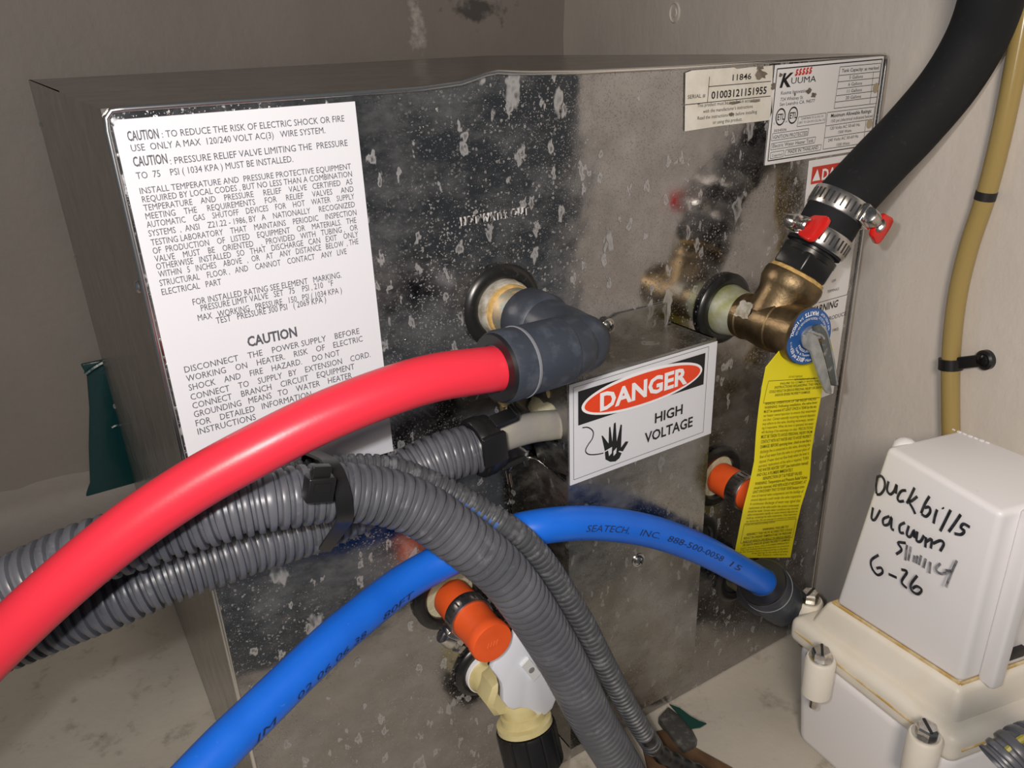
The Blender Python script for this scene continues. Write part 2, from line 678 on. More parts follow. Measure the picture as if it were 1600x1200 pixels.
def topz(x):                                # the dented upper front edge
    k = [(0, .0000), (.10, -.0004), (.118, .0006), (.130, .0036), (.145, .0024), (.17, .0014), (.22, .0006), (.36, 0)]
    return HH + np.interp(x, [a for a, b in k], [b for a, b in k])


nx, nz = 48, 24
mb = MB()
vs, fs = [], []
for i in range(nx + 1):
    x = .0012 + (HW - .0024) * i / nx
    for j in range(nz + 1):
        t = j / nz
        z = .001 + (topz(x) - .0008 - .001) * t
        y = -.0002 * math.sin(6.3 * t * 1.3 + 2) - .0003 * math.sin(9 * x / HW)
        vs.append((x, y, z))
q = nz + 1
for i in range(nx):
    for j in range(nz):
        fs.append((i * q + j, (i + 1) * q + j, (i + 1) * q + j + 1, i * q + j + 1))
mb.add(vs, fs)
mb.build('front_panel', STEEL, heater)
# shell: left, right, back, top, bottom sheets
mb = MB()
mb.box((0, .0005, 0), (.0012, HD, HH))
mb.box((HW - .0012, .0005, 0), (HW, HD, HH))
mb.box((0, HD - .0012, 0), (HW, HD, HH))
mb.build('side_shell', STEEL3, heater)
mb = MB()
for k in (0, 1):
    pass
N = 60
vs, fs = [], []
ys = [.0002, .006, .02, .06, .14, .25, HD]
fall = [1, .9, .62, .25, .05, 0, 0]
for i in range(N + 1):
    x = HW * i / N
    for y, w in zip(ys, fall):
        vs.append((x, y, HH + (topz(x) - HH) * w))
for i in range(N + 1):
    x = HW * i / N
    for y, w in zip(ys, fall):
        vs.append((x, y, HH + (topz(x) - HH) * w - .0012))
q = len(ys)
o_ = (N + 1) * q
for i in range(N):
    for j in range(q - 1):
        fs.append((i * q + j, (i + 1) * q + j, (i + 1) * q + j + 1, i * q + j + 1))
        fs.append((o_ + i * q + j, o_ + i * q + j + 1, o_ + (i + 1) * q + j + 1, o_ + (i + 1) * q + j))
    fs.append((i * q, o_ + i * q, o_ + (i + 1) * q, (i + 1) * q))
mb.add(vs, fs)
mb.build('top_sheet', STEEL3, heater, sharp=50)
mb = MB()
mb.box((0, .0005, .0002), (HW, HD, .0012))
mb.build('bottom_sheet', STEEL3, heater)
# rolled edge round the front
mb = MB()
pth = [(0.0004, -.0006, .001)] + [(0.0004, -.0006, z) for z in np.linspace(.02, HH - .006, 14)]
pth += [(.0008, -.0006, HH - .0025), (.0026, -.0006, HH - .0006)]
pth += [(x, -.0006, topz(x) - .0004) for x in np.linspace(.006, HW - .006, 70)]
pth += [(HW - .0022, -.0006, HH - .0006), (HW - .0006, -.0006, HH - .0026)] + [(HW - .0004, -.0006, z) for z in np.linspace(HH - .006, .001, 14)]
P = np.array(pth)
T = np.gradient(P, axis=0)
vs, fs = [], []
n = 8
for i in range(len(P)):
    t = nrm(T[i])
    w = np.cross(t, NY)
    for k in range(n):
        a = 2 * math.pi * k / n
        vs.append(P[i] + .0009 * (math.cos(a) * NY + math.sin(a) * w))
for i in range(len(P) - 1):
    for k in range(n):
        fs.append((i * n + k, i * n + (k + 1) % n, (i + 1) * n + (k + 1) % n, (i + 1) * n + k))
mb.add(vs, fs)
mb.build('rolled_edge', EDGE, heater, sharp=80)
# blind rivets on the left side
for (y, z) in ((HD - .012, HH - .028), (HD - .012, HH - .12), (.010, HH - .055), (.006, .12), (HD - .012, .12)):
    mb = MB()
    mb.lathe((0, y, z), (-1, 0, 0), [(0, .0022), (.0007, .0019), (.0012, .0010), (.0013, .0001)], 14)
    mb.build('rivet', EDGE, heater)
# stamped words on the front
mb = MB()
line_px(mb, 'HOT WATER OUT', (720, 352), (826, 336), 13, -.0006, bold=.02)
t2 = MB()
n0 = len(mb.v)
for f in mb.f:
    pass
t2.add(mb.v + [(a, b + .0009, c) for a, b, c in mb.v], mb.f + [(f[i], f[(i + 1) % len(f)], f[(i + 1) % len(f)] + n0, f[i] + n0) for f in mb.f for i in range(len(f))])
t2.build('stamped_lettering', mat('worn_stamping', (.62, .61, .60), .4, 0.0), heater, sharp=30)


def plate(name, pts, Y, th, m, parent):     # thin sheet lying on a plane Y, outline given by points
    mb = MB()
    mb.prism([(p[0], Y, p[2]) for p in pts], (0, -th, 0))
    return mb.build(name, m, parent)


def zpx(ox, oy, s):
    return lambda x, y: (ox + x / s, oy + y / s)


# --- big caution label
x0, x1, z1, z0 = .0020, .0764, HH - .0032, .225
cl = plate('caution_label', [(x0, 0, z0), (x1, 0, z0), (x1, 0, z1), (x0 + .002, 0, z1), (x0, 0, z1 - .002)], -.0004, .0004, PAPER, heater)
Z1 = zpx(150, 160, 3.3333)
Z2 = zpx(200, 430, 3.3333)
L1 = [
    ('CAUTION', (168, 200), (330, 188), 52, .018), (': TO REDUCE THE RISK OF ELECTRIC SHOCK OR FIRE', (345, 180), (1295, 102), 37, 0),
    ('USE  ONLY A MAX  120/240 VOLT AC(3)   WIRE SYSTEM.', (185, 253), (1195, 163), 37, 0),
    ('CAUTION', (198, 333), (375, 318), 52, .018), (': PRESSURE RELIEF VALVE LIMITING THE  PRESSURE', (387, 316), (1312, 232), 37, 0),
    ('TO  75    PSI ( 1034 KPA ) MUST BE INSTALLED.', (212, 397), (1028, 313), 37, 0),
    ('INSTALL TEMPERATURE AND  PRESSURE PROTECTIVE EQUIPMENT', (230, 472), (1330, 352), 34, 0),
    ('REQUIRED BY LOCAL CODES , BUT NO LESS THAN A COMBINATION', (242, 517), (1335, 390), 34, 0),
    ('TEMPERATURE    AND    PRESSURE     RELIEF    VALVE   CERTIFIED   AS', (250, 561), (1337, 430), 34, 0),
    ('MEETING    THE     REQUIREMENTS     FOR     RELIEF     VALVES     AND', (260, 603), (1343, 470), 34, 0),
    ('AUTOMATIC    GAS    SHUTOFF    DEVICES    FOR    HOT    WATER    SUPPLY', (265, 645), (1347, 510), 34, 0),
    ('SYSTEMS  ,  ANSI    Z21.22 - 1986, BY   A    NATIONALLY     RECOGNIZED', (275, 692), (1350, 551), 34, 0),
    ('TESTING LABORATORY    THAT    MAINTAINS    PERIODIC    INSPECTION', (288, 740), (1358, 592), 34, 0),
    ('OF  PRODUCTION    OF   LISTED    EQUIPMENT    OR    MATERIALS.   THE', (297, 783), (1357, 633), 34, 0),
    ('VALVE    MUST    BE    ORIENTED    ,  PROVIDED   WITH   TUBING ,   OR', (307, 825), (1365, 670), 34, 0),
    ('OTHERWISE   INSTALLED   SO   THAT   DISCHARGE   CAN   EXIT    ONLY', (315, 866), (1367, 705), 34, 0),
    ('WITHIN   5   INCHES    ABOVE   ,  OR    AT    ANY   DISTANCE   BELOW  , THE', (327, 906), (1368, 742), 34, 0),
    ('STRUCTURAL    FLOOR ,   AND    CANNOT    CONTACT    ANY   LIVE', (333, 951), (1307, 795), 34, 0),
    ('ELECTRICAL   PART', (345, 1003), (655, 950), 34, 0),
    ('FOR INSTALLED RATING SEE ELEMENT   MARKING.', (505, 1050), (1280, 918), 34, 0),
    ('PRESSURE LIMIT VALVE   SET   75    PSI , 210   \u00b0F', (548, 1083), (1237, 960), 34, 0),
    ('MAX   WORKING   PRESSURE   150   PSI ( 1034 KPA )', (532, 1132), (1282, 998), 34, 0),
    ('TEST   PRESSURE 300 PSI   ( 2069 KPA )', (627, 1147), (1200, 1045), 34, 0),
]
L2 = [
    ('CAUTION', (625, 368), (883, 322), 52, .03),
    ('DISCONNECT    THE    POWER SUPPLY    BEFORE', (295, 500), (1207, 312), 34, 0),
    ('WORKING    ON    HEATER.    RISK    OF    ELECTRIC', (305, 547), (1224, 352), 34, 0),
    ('SHOCK    AND    FIRE    HAZARD.     DO NOT', (318, 595), (1105, 424), 34, 0),
    ('CONNECT    TO    SUPPLY   BY    EXTENSION    CORD.', (327, 641), (1265, 435), 34, 0),
    ('CONNECT    BRANCH    CIRCUIT    EQUIPMENT', (337, 688), (1182, 497), 34, 0),
    ('GROUNDING   MEANS   TO    WATER    HEATER', (345, 735), (1168, 541), 34, 0),
    ('FOR    DETAILED   INFORMATION', (355, 782), (957, 638), 34, 0),
    ('INSTRUCTIONS', (365, 828), (668, 755), 34, 0),
]
mb = MB()
for Zf, LL in ((Z1, L1), (Z2, L2)):
    for (t, a, b, h, bo) in LL:
        line_px(mb, t, Zf(*a), Zf(*b), h / 3.3333, -.00095, bold=bo)
mb.build('printed_text', PRINT, cl, flat=True)

# --- serial label
Z3 = zpx(1040, 70, 4.0)
pts = [(120, 175), (160, 160), (420, 142), (440, 150), (520, 140), (640, 132), (662, 128), (658, 420), (640, 470), (560, 480), (340, 505), (115, 540)]
sl = plate('serial_label', [at(*Z3(*p)) for p in pts], -.0004, .0003, PAPERC, heater)
mb = MB()
Y3 = -.00085
for t, a, b, h, bo in (('01003121151955', (285, 338), (630, 305), 46, .02), ('11846', (418, 226), (535, 212), 38, .01), ('SERIAL #', (138, 338), (248, 328), 24, 0),
                       ('This product must be installed in accordance', (198, 390), (590, 352), 22, 0),
                       ("with the manufacturer's instructions.", (235, 425), (548, 395), 22, 0),
                       ('Read the instructions fully before installing', (200, 465), (570, 432), 22, 0), ('or using this product.', (295, 495), (478, 475), 22, 0)):
    line_px(mb, t, Z3(*a), Z3(*b), h / 4, Y3, bold=bo)
for a, b in (((122, 375), (655, 320)), ((268, 262), (658, 228)), ((275, 200), (262, 358))):
    bar(mb, at(*Z3(*a), Y3), at(*Z3(*b), Y3), .0003, NY)
mb.build('printed_text', PRINTK, sl, flat=True)
mb = MB()


def blob(mb, c, rx, ry, Y, seed):
    rng = np.random.default_rng(seed)
    n = 14
    c = np.array(at(*c, Y))
    mb.add([c + [rx * math.cos(a) * k, 0, ry * math.sin(a) * k] for a, k in zip(np.linspace(0, 2 * math.pi, n, False), rng.uniform(.6, 1.15, n))], [tuple(range(n))])


for i, (p, rx, ry) in enumerate((((600, 185), .0042, .0022), ((410, 435), .0018, .0009), ((590, 145), .003, .0008), ((560, 352), .004, .0006), ((430, 362), .004, .0007))):
    blob(mb, Z3(*p), rx, ry, -.0010, i)
mb.build('torn_patch', SCRAPE, sl, flat=True)

# --- rating label
Z4 = zpx(1190, 80, 6.314)
rl = plate('rating_label', [at(*Z4(*p)) for p in ((25, 1125), (125, 138), (1222, 40), (985, 1000 - 62))][:2] +
           [(.3572, 0, .3585), (.3572, 0, .3140)], -.0004, .0003, PAPERW, heater)
Y4 = -.00085
mb = MB()


def frame(mb, pts, w, Y, close=True):
    P = [at(*p, Y) for p in pts]
    for i in range(len(P) if close else len(P) - 1):
        bar(mb, P[i], P[(i + 1) % len(P)], w, NY)


frame(mb, [Z4(155, 175), Z4(1193, 78), Z4(1075, 925), Z4(62, 1083)], .0005, Y4)
frame(mb, [Z4(775, 155), Z4(1178, 118), Z4(1133, 515), Z4(715, 565)], .00025, Y4)
for a, b in (((765, 240), (1168, 200)), ((755, 303), (1158, 262)), ((748, 372), (1150, 325)), ((738, 440), (1143, 390)), ((727, 503), (1138, 452))):
    frame(mb, [Z4(*a), Z4(*b)], .00025, Y4, False)
frame(mb, [Z4(1105, 207), Z4(1067, 522)], .00025, Y4, False)
frame(mb, [Z4(650, 605), Z4(1118, 548), Z4(1072, 900), Z4(605, 968)], .00025, Y4)
for a, b in (((635, 738), (1100, 670)), ((620, 855), (1085, 785)), ((1030, 682), (1005, 905))):
    frame(mb, [Z4(*a), Z4(*b)], .00025, Y4, False)
frame(mb, [Z4(365, 650), Z4(637, 608), Z4(625, 705), Z4(350, 745)], .00022, Y4)
frame(mb, [Z4(108, 815), Z4(467, 762), Z4(455, 830), Z4(98, 885)], .00022, Y4)
frame(mb, [Z4(98, 912), Z4(535, 845), Z4(520, 905), Z4(90, 975)], .00022, Y4)
frame(mb, [Z4(90, 1000), Z4(222, 978), Z4(212, 1040), Z4(84, 1060)], .00022, Y4)
frame(mb, [Z4(240, 975), Z4(590, 920), Z4(580, 975), Z4(228, 1032)], .00022, Y4)
for t, a, b, h, bo, sh in (
        ('K', (178, 360), (288, 345), 135, .03, .25), ('UUMA', (290, 325), (535, 298), 62, 0, 0),
        ('Kuuma Innovations', (190, 437), (470, 395), 36, 0, 0), ('724 Whitney St.', (185, 495), (412, 468), 34, 0, 0), ('San Leandro CA. 94577', (178, 545), (525, 500), 34, 0, 0),
        ('ETL', (155, 682), (222, 672), 60, .02, 0), ('ETL', (275, 668), (345, 655), 60, .02, 0), ('C', (118, 722), (130, 720), 16, 0, 0), ('US', (232, 703), (255, 700), 16, 0, 0),
        ('CONFORMS TO UL STD 174', (390, 680), (608, 648), 20, 0, 0), ('CERT. TO CSA STD C22.2 No.110', (362, 720), (620, 682), 20, 0, 0),
        ('3034506', (120, 803), (245, 780), 26, 0, 0), ('IGNITION PROTECTED', (115, 868), (455, 820), 36, 0, 0), ('Electric Water Heater Tank', (108, 955), (510, 895), 36, 0, 0),
        ('Copyrite2', (100, 1042), (205, 1025), 22, 0, 0), ('MADE IN THAILAND', (260, 1010), (558, 965), 34, 0, 0),
        ('Tank Capacity: as marked', (790, 212), (1155, 175), 34, .008, 0), ('5 Gallons', (865, 275), (998, 262), 32, 0, 0), ('6 Gallons', (855, 342), (990, 330), 32, 0, 0),
        ('11 Gallons', (842, 410), (988, 395), 32, 0, 0), ('20 Gallons', (828, 475), (980, 460), 32, 0, 0),
        ('Maximum Allowable Ratings:', (683, 655), (1083, 605), 36, .012, 0), ('150 psi (electrical indicated below)', (685, 705), (1098, 650), 30, 0, 0),
        ('120 Volts AC 50-60 Hz.', (675, 778), (972, 735), 30, 0, 0), ('1500 Watts', (755, 812), (885, 795), 28, 0, 0),
        ('240 Volts AC 50-60 Hz.', (655, 895), (957, 850), 30, 0, 0), ('1500 Watts', (738, 938), (868, 918), 28, 0, 0)):
    line_px(mb, t, Z4(*a), Z4(*b), h / 6.314, Y4, bold=bo, shear=sh)
for c in ((188, 648), (310, 632)):
    cc = at(*Z4(*c), Y4)
    k = 28
    vs = [cc + [r * math.cos(a) * 1.0, 0, r * math.sin(a) * 1.15] for r in (.0034, .0028) for a in np.linspace(0, 2 * math.pi, k, False)]
    mb.add(vs, [(i, (i + 1) % k, k + (i + 1) % k, k + i) for i in range(k)])
mb.build('printed_text', PRINTK, rl, flat=True)
mb = MB()
for i in range(5):
    bx, by = 330 + i * 34, 236 - i * 5
    pts = [at(*Z4(bx + dx, by + dy), Y4 - .0001) for dx, dy in ((0, 0), (20, -6), (26, -18), (14, -30), (18, -46), (34, -56))]
    stroke(mb, pts, .0009, NY)
mb.build('red_flame_mark', REDPR2, rl, flat=True)
mb = MB()
for i, (p, rx, ry) in enumerate((((470, 390), .0022, .0016), ((515, 432), .0020, .0012), ((330, 425), .0007, .0010), ((190, 235), .0014, .0010), ((120, 345), .0020, .0016))):
    blob(mb, Z4(*p), rx, ry, -.0011, 20 + i)
mb.build('scraped_patch', SCRAPE, rl, flat=True)
mb = MB()
for p in ((1128, 362), (1065, 715)):
    c = at(*Z4(*p), -.0011)
    mb.add([c + [.0024 * math.cos(a), 0, .0024 * math.sin(a)] for a in np.linspace(0, 2 * math.pi, 20, False)], [tuple(range(20))])
mb.build('punched_dot', mat('tan_dot', (.42, .36, .24), .5), rl, flat=True)

# --- red topped warning label behind the valve
dlx0, dlx1 = .3095, .3545
dl = plate('warning_label', [(dlx0, 0, .175), (dlx1 - .001, 0, .175), (dlx1, 0, .3128), (dlx0, 0, .3128)], -.0003, .0003, PAPERW, heater)
mb = MB()
mb.quad((dlx0 + .0025, -.0008, .301), (dlx1 - .002, -.0008, .301), (dlx1 - .002, -.0008, .3095), (dlx0 + .0025, -.0008, .3095))
mb.build('red_band', REDPR2, dl, flat=True)
mb = MB()
line3(mb, 'DANGER', (.3195, -.0011, .3025), (.349, -.0011, .3025), (0, 0, .0052), bold=.03)
tri = [(.3125, -.0011, .3025), (.3185, -.0011, .3025), (.3155, -.0011, .3082)]
mb.add(tri, [(0, 1, 2)])
mb.build('white_lettering', PRINTW, dl, flat=True)
mb = MB()
Z5 = zpx(1250, 430, 8.0)
frame(mb, [(1338, 425), Z5(585, 245), Z5(230, 345)], .0003, -.0008, False)
line_px(mb, 'WARNING', (1262, 490), Z5(462, 420), 11, -.0008, bold=.02, shear=.15)
line_px(mb, 'MAY PRODUCE', (1276, 506), Z5(572, 505), 6, -.0008)
for t, a, b in (('TERMINALS', (340, 220), (485, 190)), ('OFF', (395, 95), (448, 80)), ('FIRE)', (405, 705), (480, 690))):
    line_px(mb, t, Z5(*a), Z5(*b), 4.2, -.0008)
mb.build('printed_text', PRINTK, dl, flat=True)
mb = MB()
# the pressed hand sign showing left of the hose clamp
c = np.array([.3155, -.0008, .2850])
for a, l in ((-.75, .006), (-.3, .0085), (.0, .009), (.3, .0085), (1.0, .006)):
    stroke(mb, [c + [.0018 * a, 0, 0], c + [.0018 * a + l * math.sin(a * .7), 0, l * math.cos(a * .7)]], .0018, NY)
mb.add([c + [.0032 * math.cos(a), 0, .0036 * math.sin(a) - .001] for a in np.linspace(0, 2 * math.pi, 14, False)], [tuple(range(14))])
mb.build('hand_mark', PRINTK, dl, flat=True)

# --- electrical cover with its danger sign
CH = -.027
cx0, cx1, cz1, cz0 = .1428, .2255, .2464, .0450
mb = MB()
th = .0012
mb.box((cx0, CH, cz0), (cx1, CH + th, cz1))                                   # face
mb.box((cx1 - th, CH + th, cz0), (cx1, -.0004, cz1))                            # right side
mb.box((cx0, CH + th, cz1 - th), (cx1, -.0004, cz1))                            # top
mb.box((cx0, CH + th, cz0), (cx1, -.0004, cz0 + th))                            # bottom
# left side with a cable hole: strip pieces round an octagon
hy, hz, hr = -.0150, .2235, .0085
cs = [(CH + th, .2020), (-.0004, .2020), (-.0004, cz1 - th), (CH + th, cz1 - th)]
k = 24
circ = [(hy + hr * math.cos(a), hz + hr * 1.1 * math.sin(a)) for a in np.linspace(0, 2 * math.pi, k, False)]


def tosq(y, z):
    dy, dz = y - hy, z - hz
    ty = ((-.0004 - hy) if dy > 0 else (CH + th - hy)) / dy if abs(dy) > 1e-9 else 1e9
    tz = ((cz1 - th - hz) if dz > 0 else (.2020 - hz)) / dz if abs(dz) > 1e-9 else 1e9
    t = min(ty, tz)
    return hy + dy * t, hz + dz * t


sq = [tosq(*c) for c in circ]
vs = [(cx0, *c) for c in circ] + [(cx0, *c) for c in sq] + [(cx0 + th, *c) for c in circ] + [(cx0 + th, *c) for c in sq]
fs = []
for i in range(k):
    j = (i + 1) % k
    fs += [(i, j, k + j, k + i), (2 * k + i, 3 * k + i, 3 * k + j, 2 * k + j), (i, 2 * k + i, 2 * k + j, j)]
mb.add(vs, fs)
cover = mb.build('electrical_cover', STEEL2, heater)
mb = MB()                                                                       # lower left part of the side, sloping cut, with a flange
mb.prism([(cx0, CH + th, cz0), (cx0, -.0004, cz0), (cx0, -.0004, .2008), (cx0, CH + th, .1990)], (th, 0, 0))
mb.prism([(cx0 - .0125, -.0004, cz0), (cx0, -.0004, cz0), (cx0, -.0004, .2008), (cx0 - .0125, -.0004, .2000)], (0, -.0010, 0))
mb.build('cover_side_flange', STEEL2, heater)
mb = MB()
edge = [(cx0 - .0125, -.0014, .1900), (cx0 - .0125, -.0014, .2000), (cx0 - .001, -.0016, .2010), (cx0 - .0004, CH + .002, .1992)]
mb.sweep(crv(edge, .001), .0005, 8, ref=(0, 0, 1))
mb.build('cut_edge', EDGE, heater)
mb = MB()
mb.prism([(.180, -.0004, cz1), (.2185, -.0004, cz1), (.2185, -.0004, cz1 + .0118), (.190, -.0004, cz1 + .0122), (.178, -.0004, cz1 + .0085)], (0, -.0012, 0))
mb.prism([(cx0 + .004, -.0004, cz1), (.180, -.0004, cz1), (.178, -.0004, cz1 + .0085), (cx0 + .004, -.0004, cz1 + .005)], (0, -.0012, 0))
mb.build('cover_top_flange', STEEL2, heater)


def screw(c, ax, r, parent, slot=(1, 0, 0)):
    mb = MB()
    mb.lathe(c, ax, [(0, r * 1.35), (.0004, r * 1.35), (.0004, r), (.0012, r * .95), (.0019, r * .6), (.0020, .0001)], 18)
    o = mb.build('screw', CHROME, parent)
    ax = nrm(ax)
    sl_ = np.array(slot, float)
    mb = MB()
    oth = np.cross(ax, sl_)
    for d, e in ((sl_, oth), (oth, sl_)):
        mb.obox(np.array(c) + ax * .0019, d * r * .6, e * r * .13, ax * .00025)
    mb.build('drive_slot', DARKSLOT, o)
    return o


screw(at(950, 509, -.0016), NY, .0026, heater, nrm((1, 0, .6)))
screw(at(997, 875, CH), NY, .0026, heater, nrm((1, 0, .7)))

# danger sign, drawn on the cover face
Z6 = zpx(870, 520, 4.8)
YS = CH - .0002
sx0, sx1 = cx0 + .0008, cx1 + .0002


def sgn(x, z, k=0):
    return (sx0 + (sx1 - sx0) * x, YS - .0004 - .0002 * k, .1985 + (.2452 - .1985) * z)


ds = plate('danger_sign', [(sx0, 0, .1985), (sx1, 0, .1985), (sx1, 0, .2452), (sx0, 0, .2452)], YS, .0003, PAPER, heater)


def fromz(p):
    q_ = at(*Z6(*p), YS - .0004)
    return q_


mb = MB()
frame(mb, [Z6(125, 412), Z6(1140, 103), Z6(1098, 745), Z6(128, 1103)], .0002, YS - .0005)
# black panel with the white-rimmed oval cut out of it
ell = []
ec, ea, eb = fromz((630, 420)), .0365, .0112
pz1, pz0 = fromz((158, 440))[2], fromz((158, 695))[2]
px0, px1 = fromz((158, 560))[0], fromz((1105, 270))[0]
ec = np.array([(px0 + px1) / 2, YS - .0006, (pz0 + pz1) / 2])
mb.quad((px0, YS - .0006, pz0), (px1, YS - .0006, pz0), (px1, YS - .0006, pz1), (px0, YS - .0006, pz1))
for tx, a, b, h in (('HIGH', (735, 672), (942, 612), 72), ('VOLTAGE', (658, 823), (1017, 705), 74)):
    line_px(mb, tx, Z6(*a), Z6(*b), h / 4.8, YS - .0006, bold=.022)
# wire and hand
stroke(mb, crv([fromz(p) for p in ((192, 712), (235, 710), (272, 740), (268, 790), (235, 840), (215, 885), (240, 912), (300, 912), (350, 902))], .0008), .00055, NY)


def blobp(mb, pts):
    mb.add([fromz(p) for p in pts], [tuple(range(len(pts)))])


blobp(mb, [(335, 772), (345, 772), (388, 830), (392, 710), (402, 704), (416, 815), (428, 680), (442, 672), (450, 815), (478, 688), (489, 690), (482, 860), (515, 815), (537, 815), (530, 832), (495, 890), (470, 885),
           (445, 905), (450, 860), (412, 905), (415, 855), (360, 888), (352, 850)])
blobp(mb, [(360, 895), (385, 882), (392, 925), (425, 888), (425, 925), (458, 890), (487, 902), (470, 940), (440, 965), (400, 968), (365, 950)])
mb.build('black_print', PRINTK, ds, flat=True)
mb = MB()
n = 56
for k_, (ra, rb) in enumerate(((.0338, (pz1 - pz0) / 2 * 1.09),)):
    mb.add([ec + [ra * math.cos(a), -.0002, rb * math.sin(a)] for a in np.linspace(0, 2 * math.pi, n, False)], [tuple(range(n))])
# white notches where the oval runs beyond the panel
mb.build('white_oval_rim', PRINTW, ds, flat=True)
mb = MB()
mb.add([ec + [.0324 * math.cos(a), -.0004, ((pz1 - pz0) / 2 * 1.09 - .0013) * math.sin(a)] for a in np.linspace(0, 2 * math.pi, n, False)], [tuple(range(n))])
mb.build('red_oval', REDPR, ds, flat=True)
mb = MB()
p0 = fromz((330, 545)); p1 = fromz((942, 362))
line3(mb, 'DANGER', (ec[0] - .0245, YS - .0012, ec[2] - .0038), (ec[0] + .0245, YS - .0012, ec[2] - .0038), (0, 0, .0078), bold=.035)
mb.build('white_lettering', PRINTW, ds, flat=True)

# --- rubber grommets, nipples
GR = {'hot': at(782, 478), 'relief': at(1128, 481), 'side': at(1117, 742), 'spare': at(1086, 842), 'cold': at(1150, 896), 'low': at(700, 926), 'drain': at(752, 1041)}
for k_, g in GR.items():
    mb = MB()
    r = .0178 if k_ not in ('drain', 'spare') else .0150
    mb.ring(g, NY, [(.0004, r - .0006), (.0004, r - .0058), (.0026, r - .0058), (.0036, r - .0048), (.0038, r - .003), (.0034, r - .0012), (.002, r)], 48)
    go = mb.build('rubber_grommet', RUBBER, heater)
    mb = MB()
    mb.lathe(g, NY, [(.0002, r - .004), (.0008, r - .0045), (.0009, .001)], 32)
    mb.build('hole_backing', FOAMP if k_ in ('hot', 'side', 'low') else DARKSLOT, go)
mb = MB()
mb.lathe(GR['hot'], NY, [(0, .0118), (.006, .0118), (.007, .0112), (.007, .0100)], 32)
mb.build('nipple_collar', SOLDER, heater)
mb = MB()
mb.lathe(GR['hot'], NY, [(.005, .0104), (.0085, .0108), (.010, .0100), (.0105, .0092)], 32)
mb.build('ochre_sealant_ring', TAPE, heater)
mb = MB()
prof = []
for i in range(12):
    prof += [(.0095 + i * .0012, .0092), (.0101 + i * .0012, .0100)]
mb.lathe(GR['hot'], NY, prof, 32)
mb.build('threaded_nipple', BRASST, heater)
mb = MB()
mb.lathe(GR['relief'], NY, [(0, .0115), (.002, .0122), (.004, .0128), (.007, .0120), (.0115, .0112), (.0145, .0106), (.0150, .0096)], 36)
mb.build('plated_nipple', NIP, heater)
mb = MB()
mb.lathe(GR['cold'], NY, [(0, .009), (.022, .009)], 28)
mb.build('threaded_nipple', BRASST, heater)
# squeezed-out foam by the cable entry
for c, sz, dr in ((at(789, 622, -.002), (.0035, .0016, .004), 1), (at(797, 643, -.002), (.0022, .0014, .005), 2), (at(857, 612, -.014), (.001, .002, .003), 3)):
    mb = MB()
    rng = np.random.default_rng(dr)
    pr_ = [(-1, .05), (-.8, .6), (-.3, .95), (.2, 1), (.7, .7), (1, .05)]
    for i in range(len(pr_)):
        pass
    mb.lathe(c, (0, 0, 1), [(t * sz[2], r * sz[0]) for t, r in pr_], 12, rfun=lambda k, t: 1 + .25 * math.sin(k * 2.3 + t * 900))
    mb.build('foam_ooze', FOAM, heater)
mb = MB()
mb.lathe(at(848, 634, -.004), NY, [(-.003, .0055), (.002, .0066), (.006, .0058), (.0085, .0036), (.0095, .0003)], 20, rfun=lambda k, t: 1 + .08 * math.sin(k * 1.7 + t * 300))
mb.build('foam_plug', FOAMP, heater)

# ================================================================== pipes and fittings
RP = .0075


def fitting(name, label, o, corner, end, m, k=1.0, back=0.0):
    """push-fit elbow: threaded socket, round body turning a corner, release collar"""
    t = thing(name, label, 'pipe fitting', tuple(o))
    o, corner, end = map(np.array, (o, corner, end))
    a = nrm(corner - o)
    b = nrm(end - corner)
    L1_, L2_ = np.linalg.norm(corner - o), np.linalg.norm(end - corner)
    mb = MB()
    mb.lathe(o, a, [(a_, r_ * k) for a_, r_ in ((0, .0112), (.0015, .0122), (.012, .0124), (.0135, .0118), (.0145, .0108), (max(L1_ - .004, .016), .0106))], 36)
    mb.build('threaded_socket', m, t)
    mb = MB()
    mid = [o + a * (L1_ - .016), o + a * (L1_ - .0085), corner - a * .003 + b * .003, corner + b * .0085, corner + b * .016]
    P = crv(mid, .001)
    mb.sweep(P, [.0108 * k] * len(P), 32, ref=nrm(np.cross(a, b)))
    mb.lathe(corner, a, [(a_, r_ * k) for a_, r_ in ((-.006, .0106), (0, .0106), (.003, .0100), (.006, .0075), (.0075, .0040), (.0079, .0002))], 32)
    mb.build('elbow_body', m, t)
    mb = MB()
    mb.lathe(corner + b * .010, b, [(a_, r_ * k) for a_, r_ in ((0, .0109), (.001, .0118), (L2_ - .022, .0119), (L2_ - .0205, .0112), (L2_ - .0200, .0112), (L2_ - .0195, .0120), (L2_ - .0125, .0123), (L2_ - .0112, .0118), (L2_ - .0105, .0100))], 40)
    mb.build('collar_housing', m, t)
    mb = MB()
    mb.ring(corner + b * (L2_ - .0020), b, [(-.001, .0079), (-.001, .0112 * k), (.0006, .0118 * k), (.0020, .0112 * k), (.0020, .0079)], 40)
    mb.build('release_collar', BLACKP if m is FITM else m, t)
    mb = MB()
    mb.ring(corner + b * (L2_ - .0055), b, [(-.006, .0076), (-.006, .0094), (.0045, .0094), (.0045, .0076)], 32)
    mb.build('collar_sleeve', BLACKP, t)
    mb = MB()
    mb.ring(corner + b * (L2_ - .0062), b, [(-.0042, .0100), (-.0042, .0121 * k), (-.0032, .0123 * k), (-.0030, .0118 * k), (-.0030, .0100)], 40)
    mb.build('wear_ring', mat('scuffed_rim', (.20, .21, .23), .5), t)
    return t, b


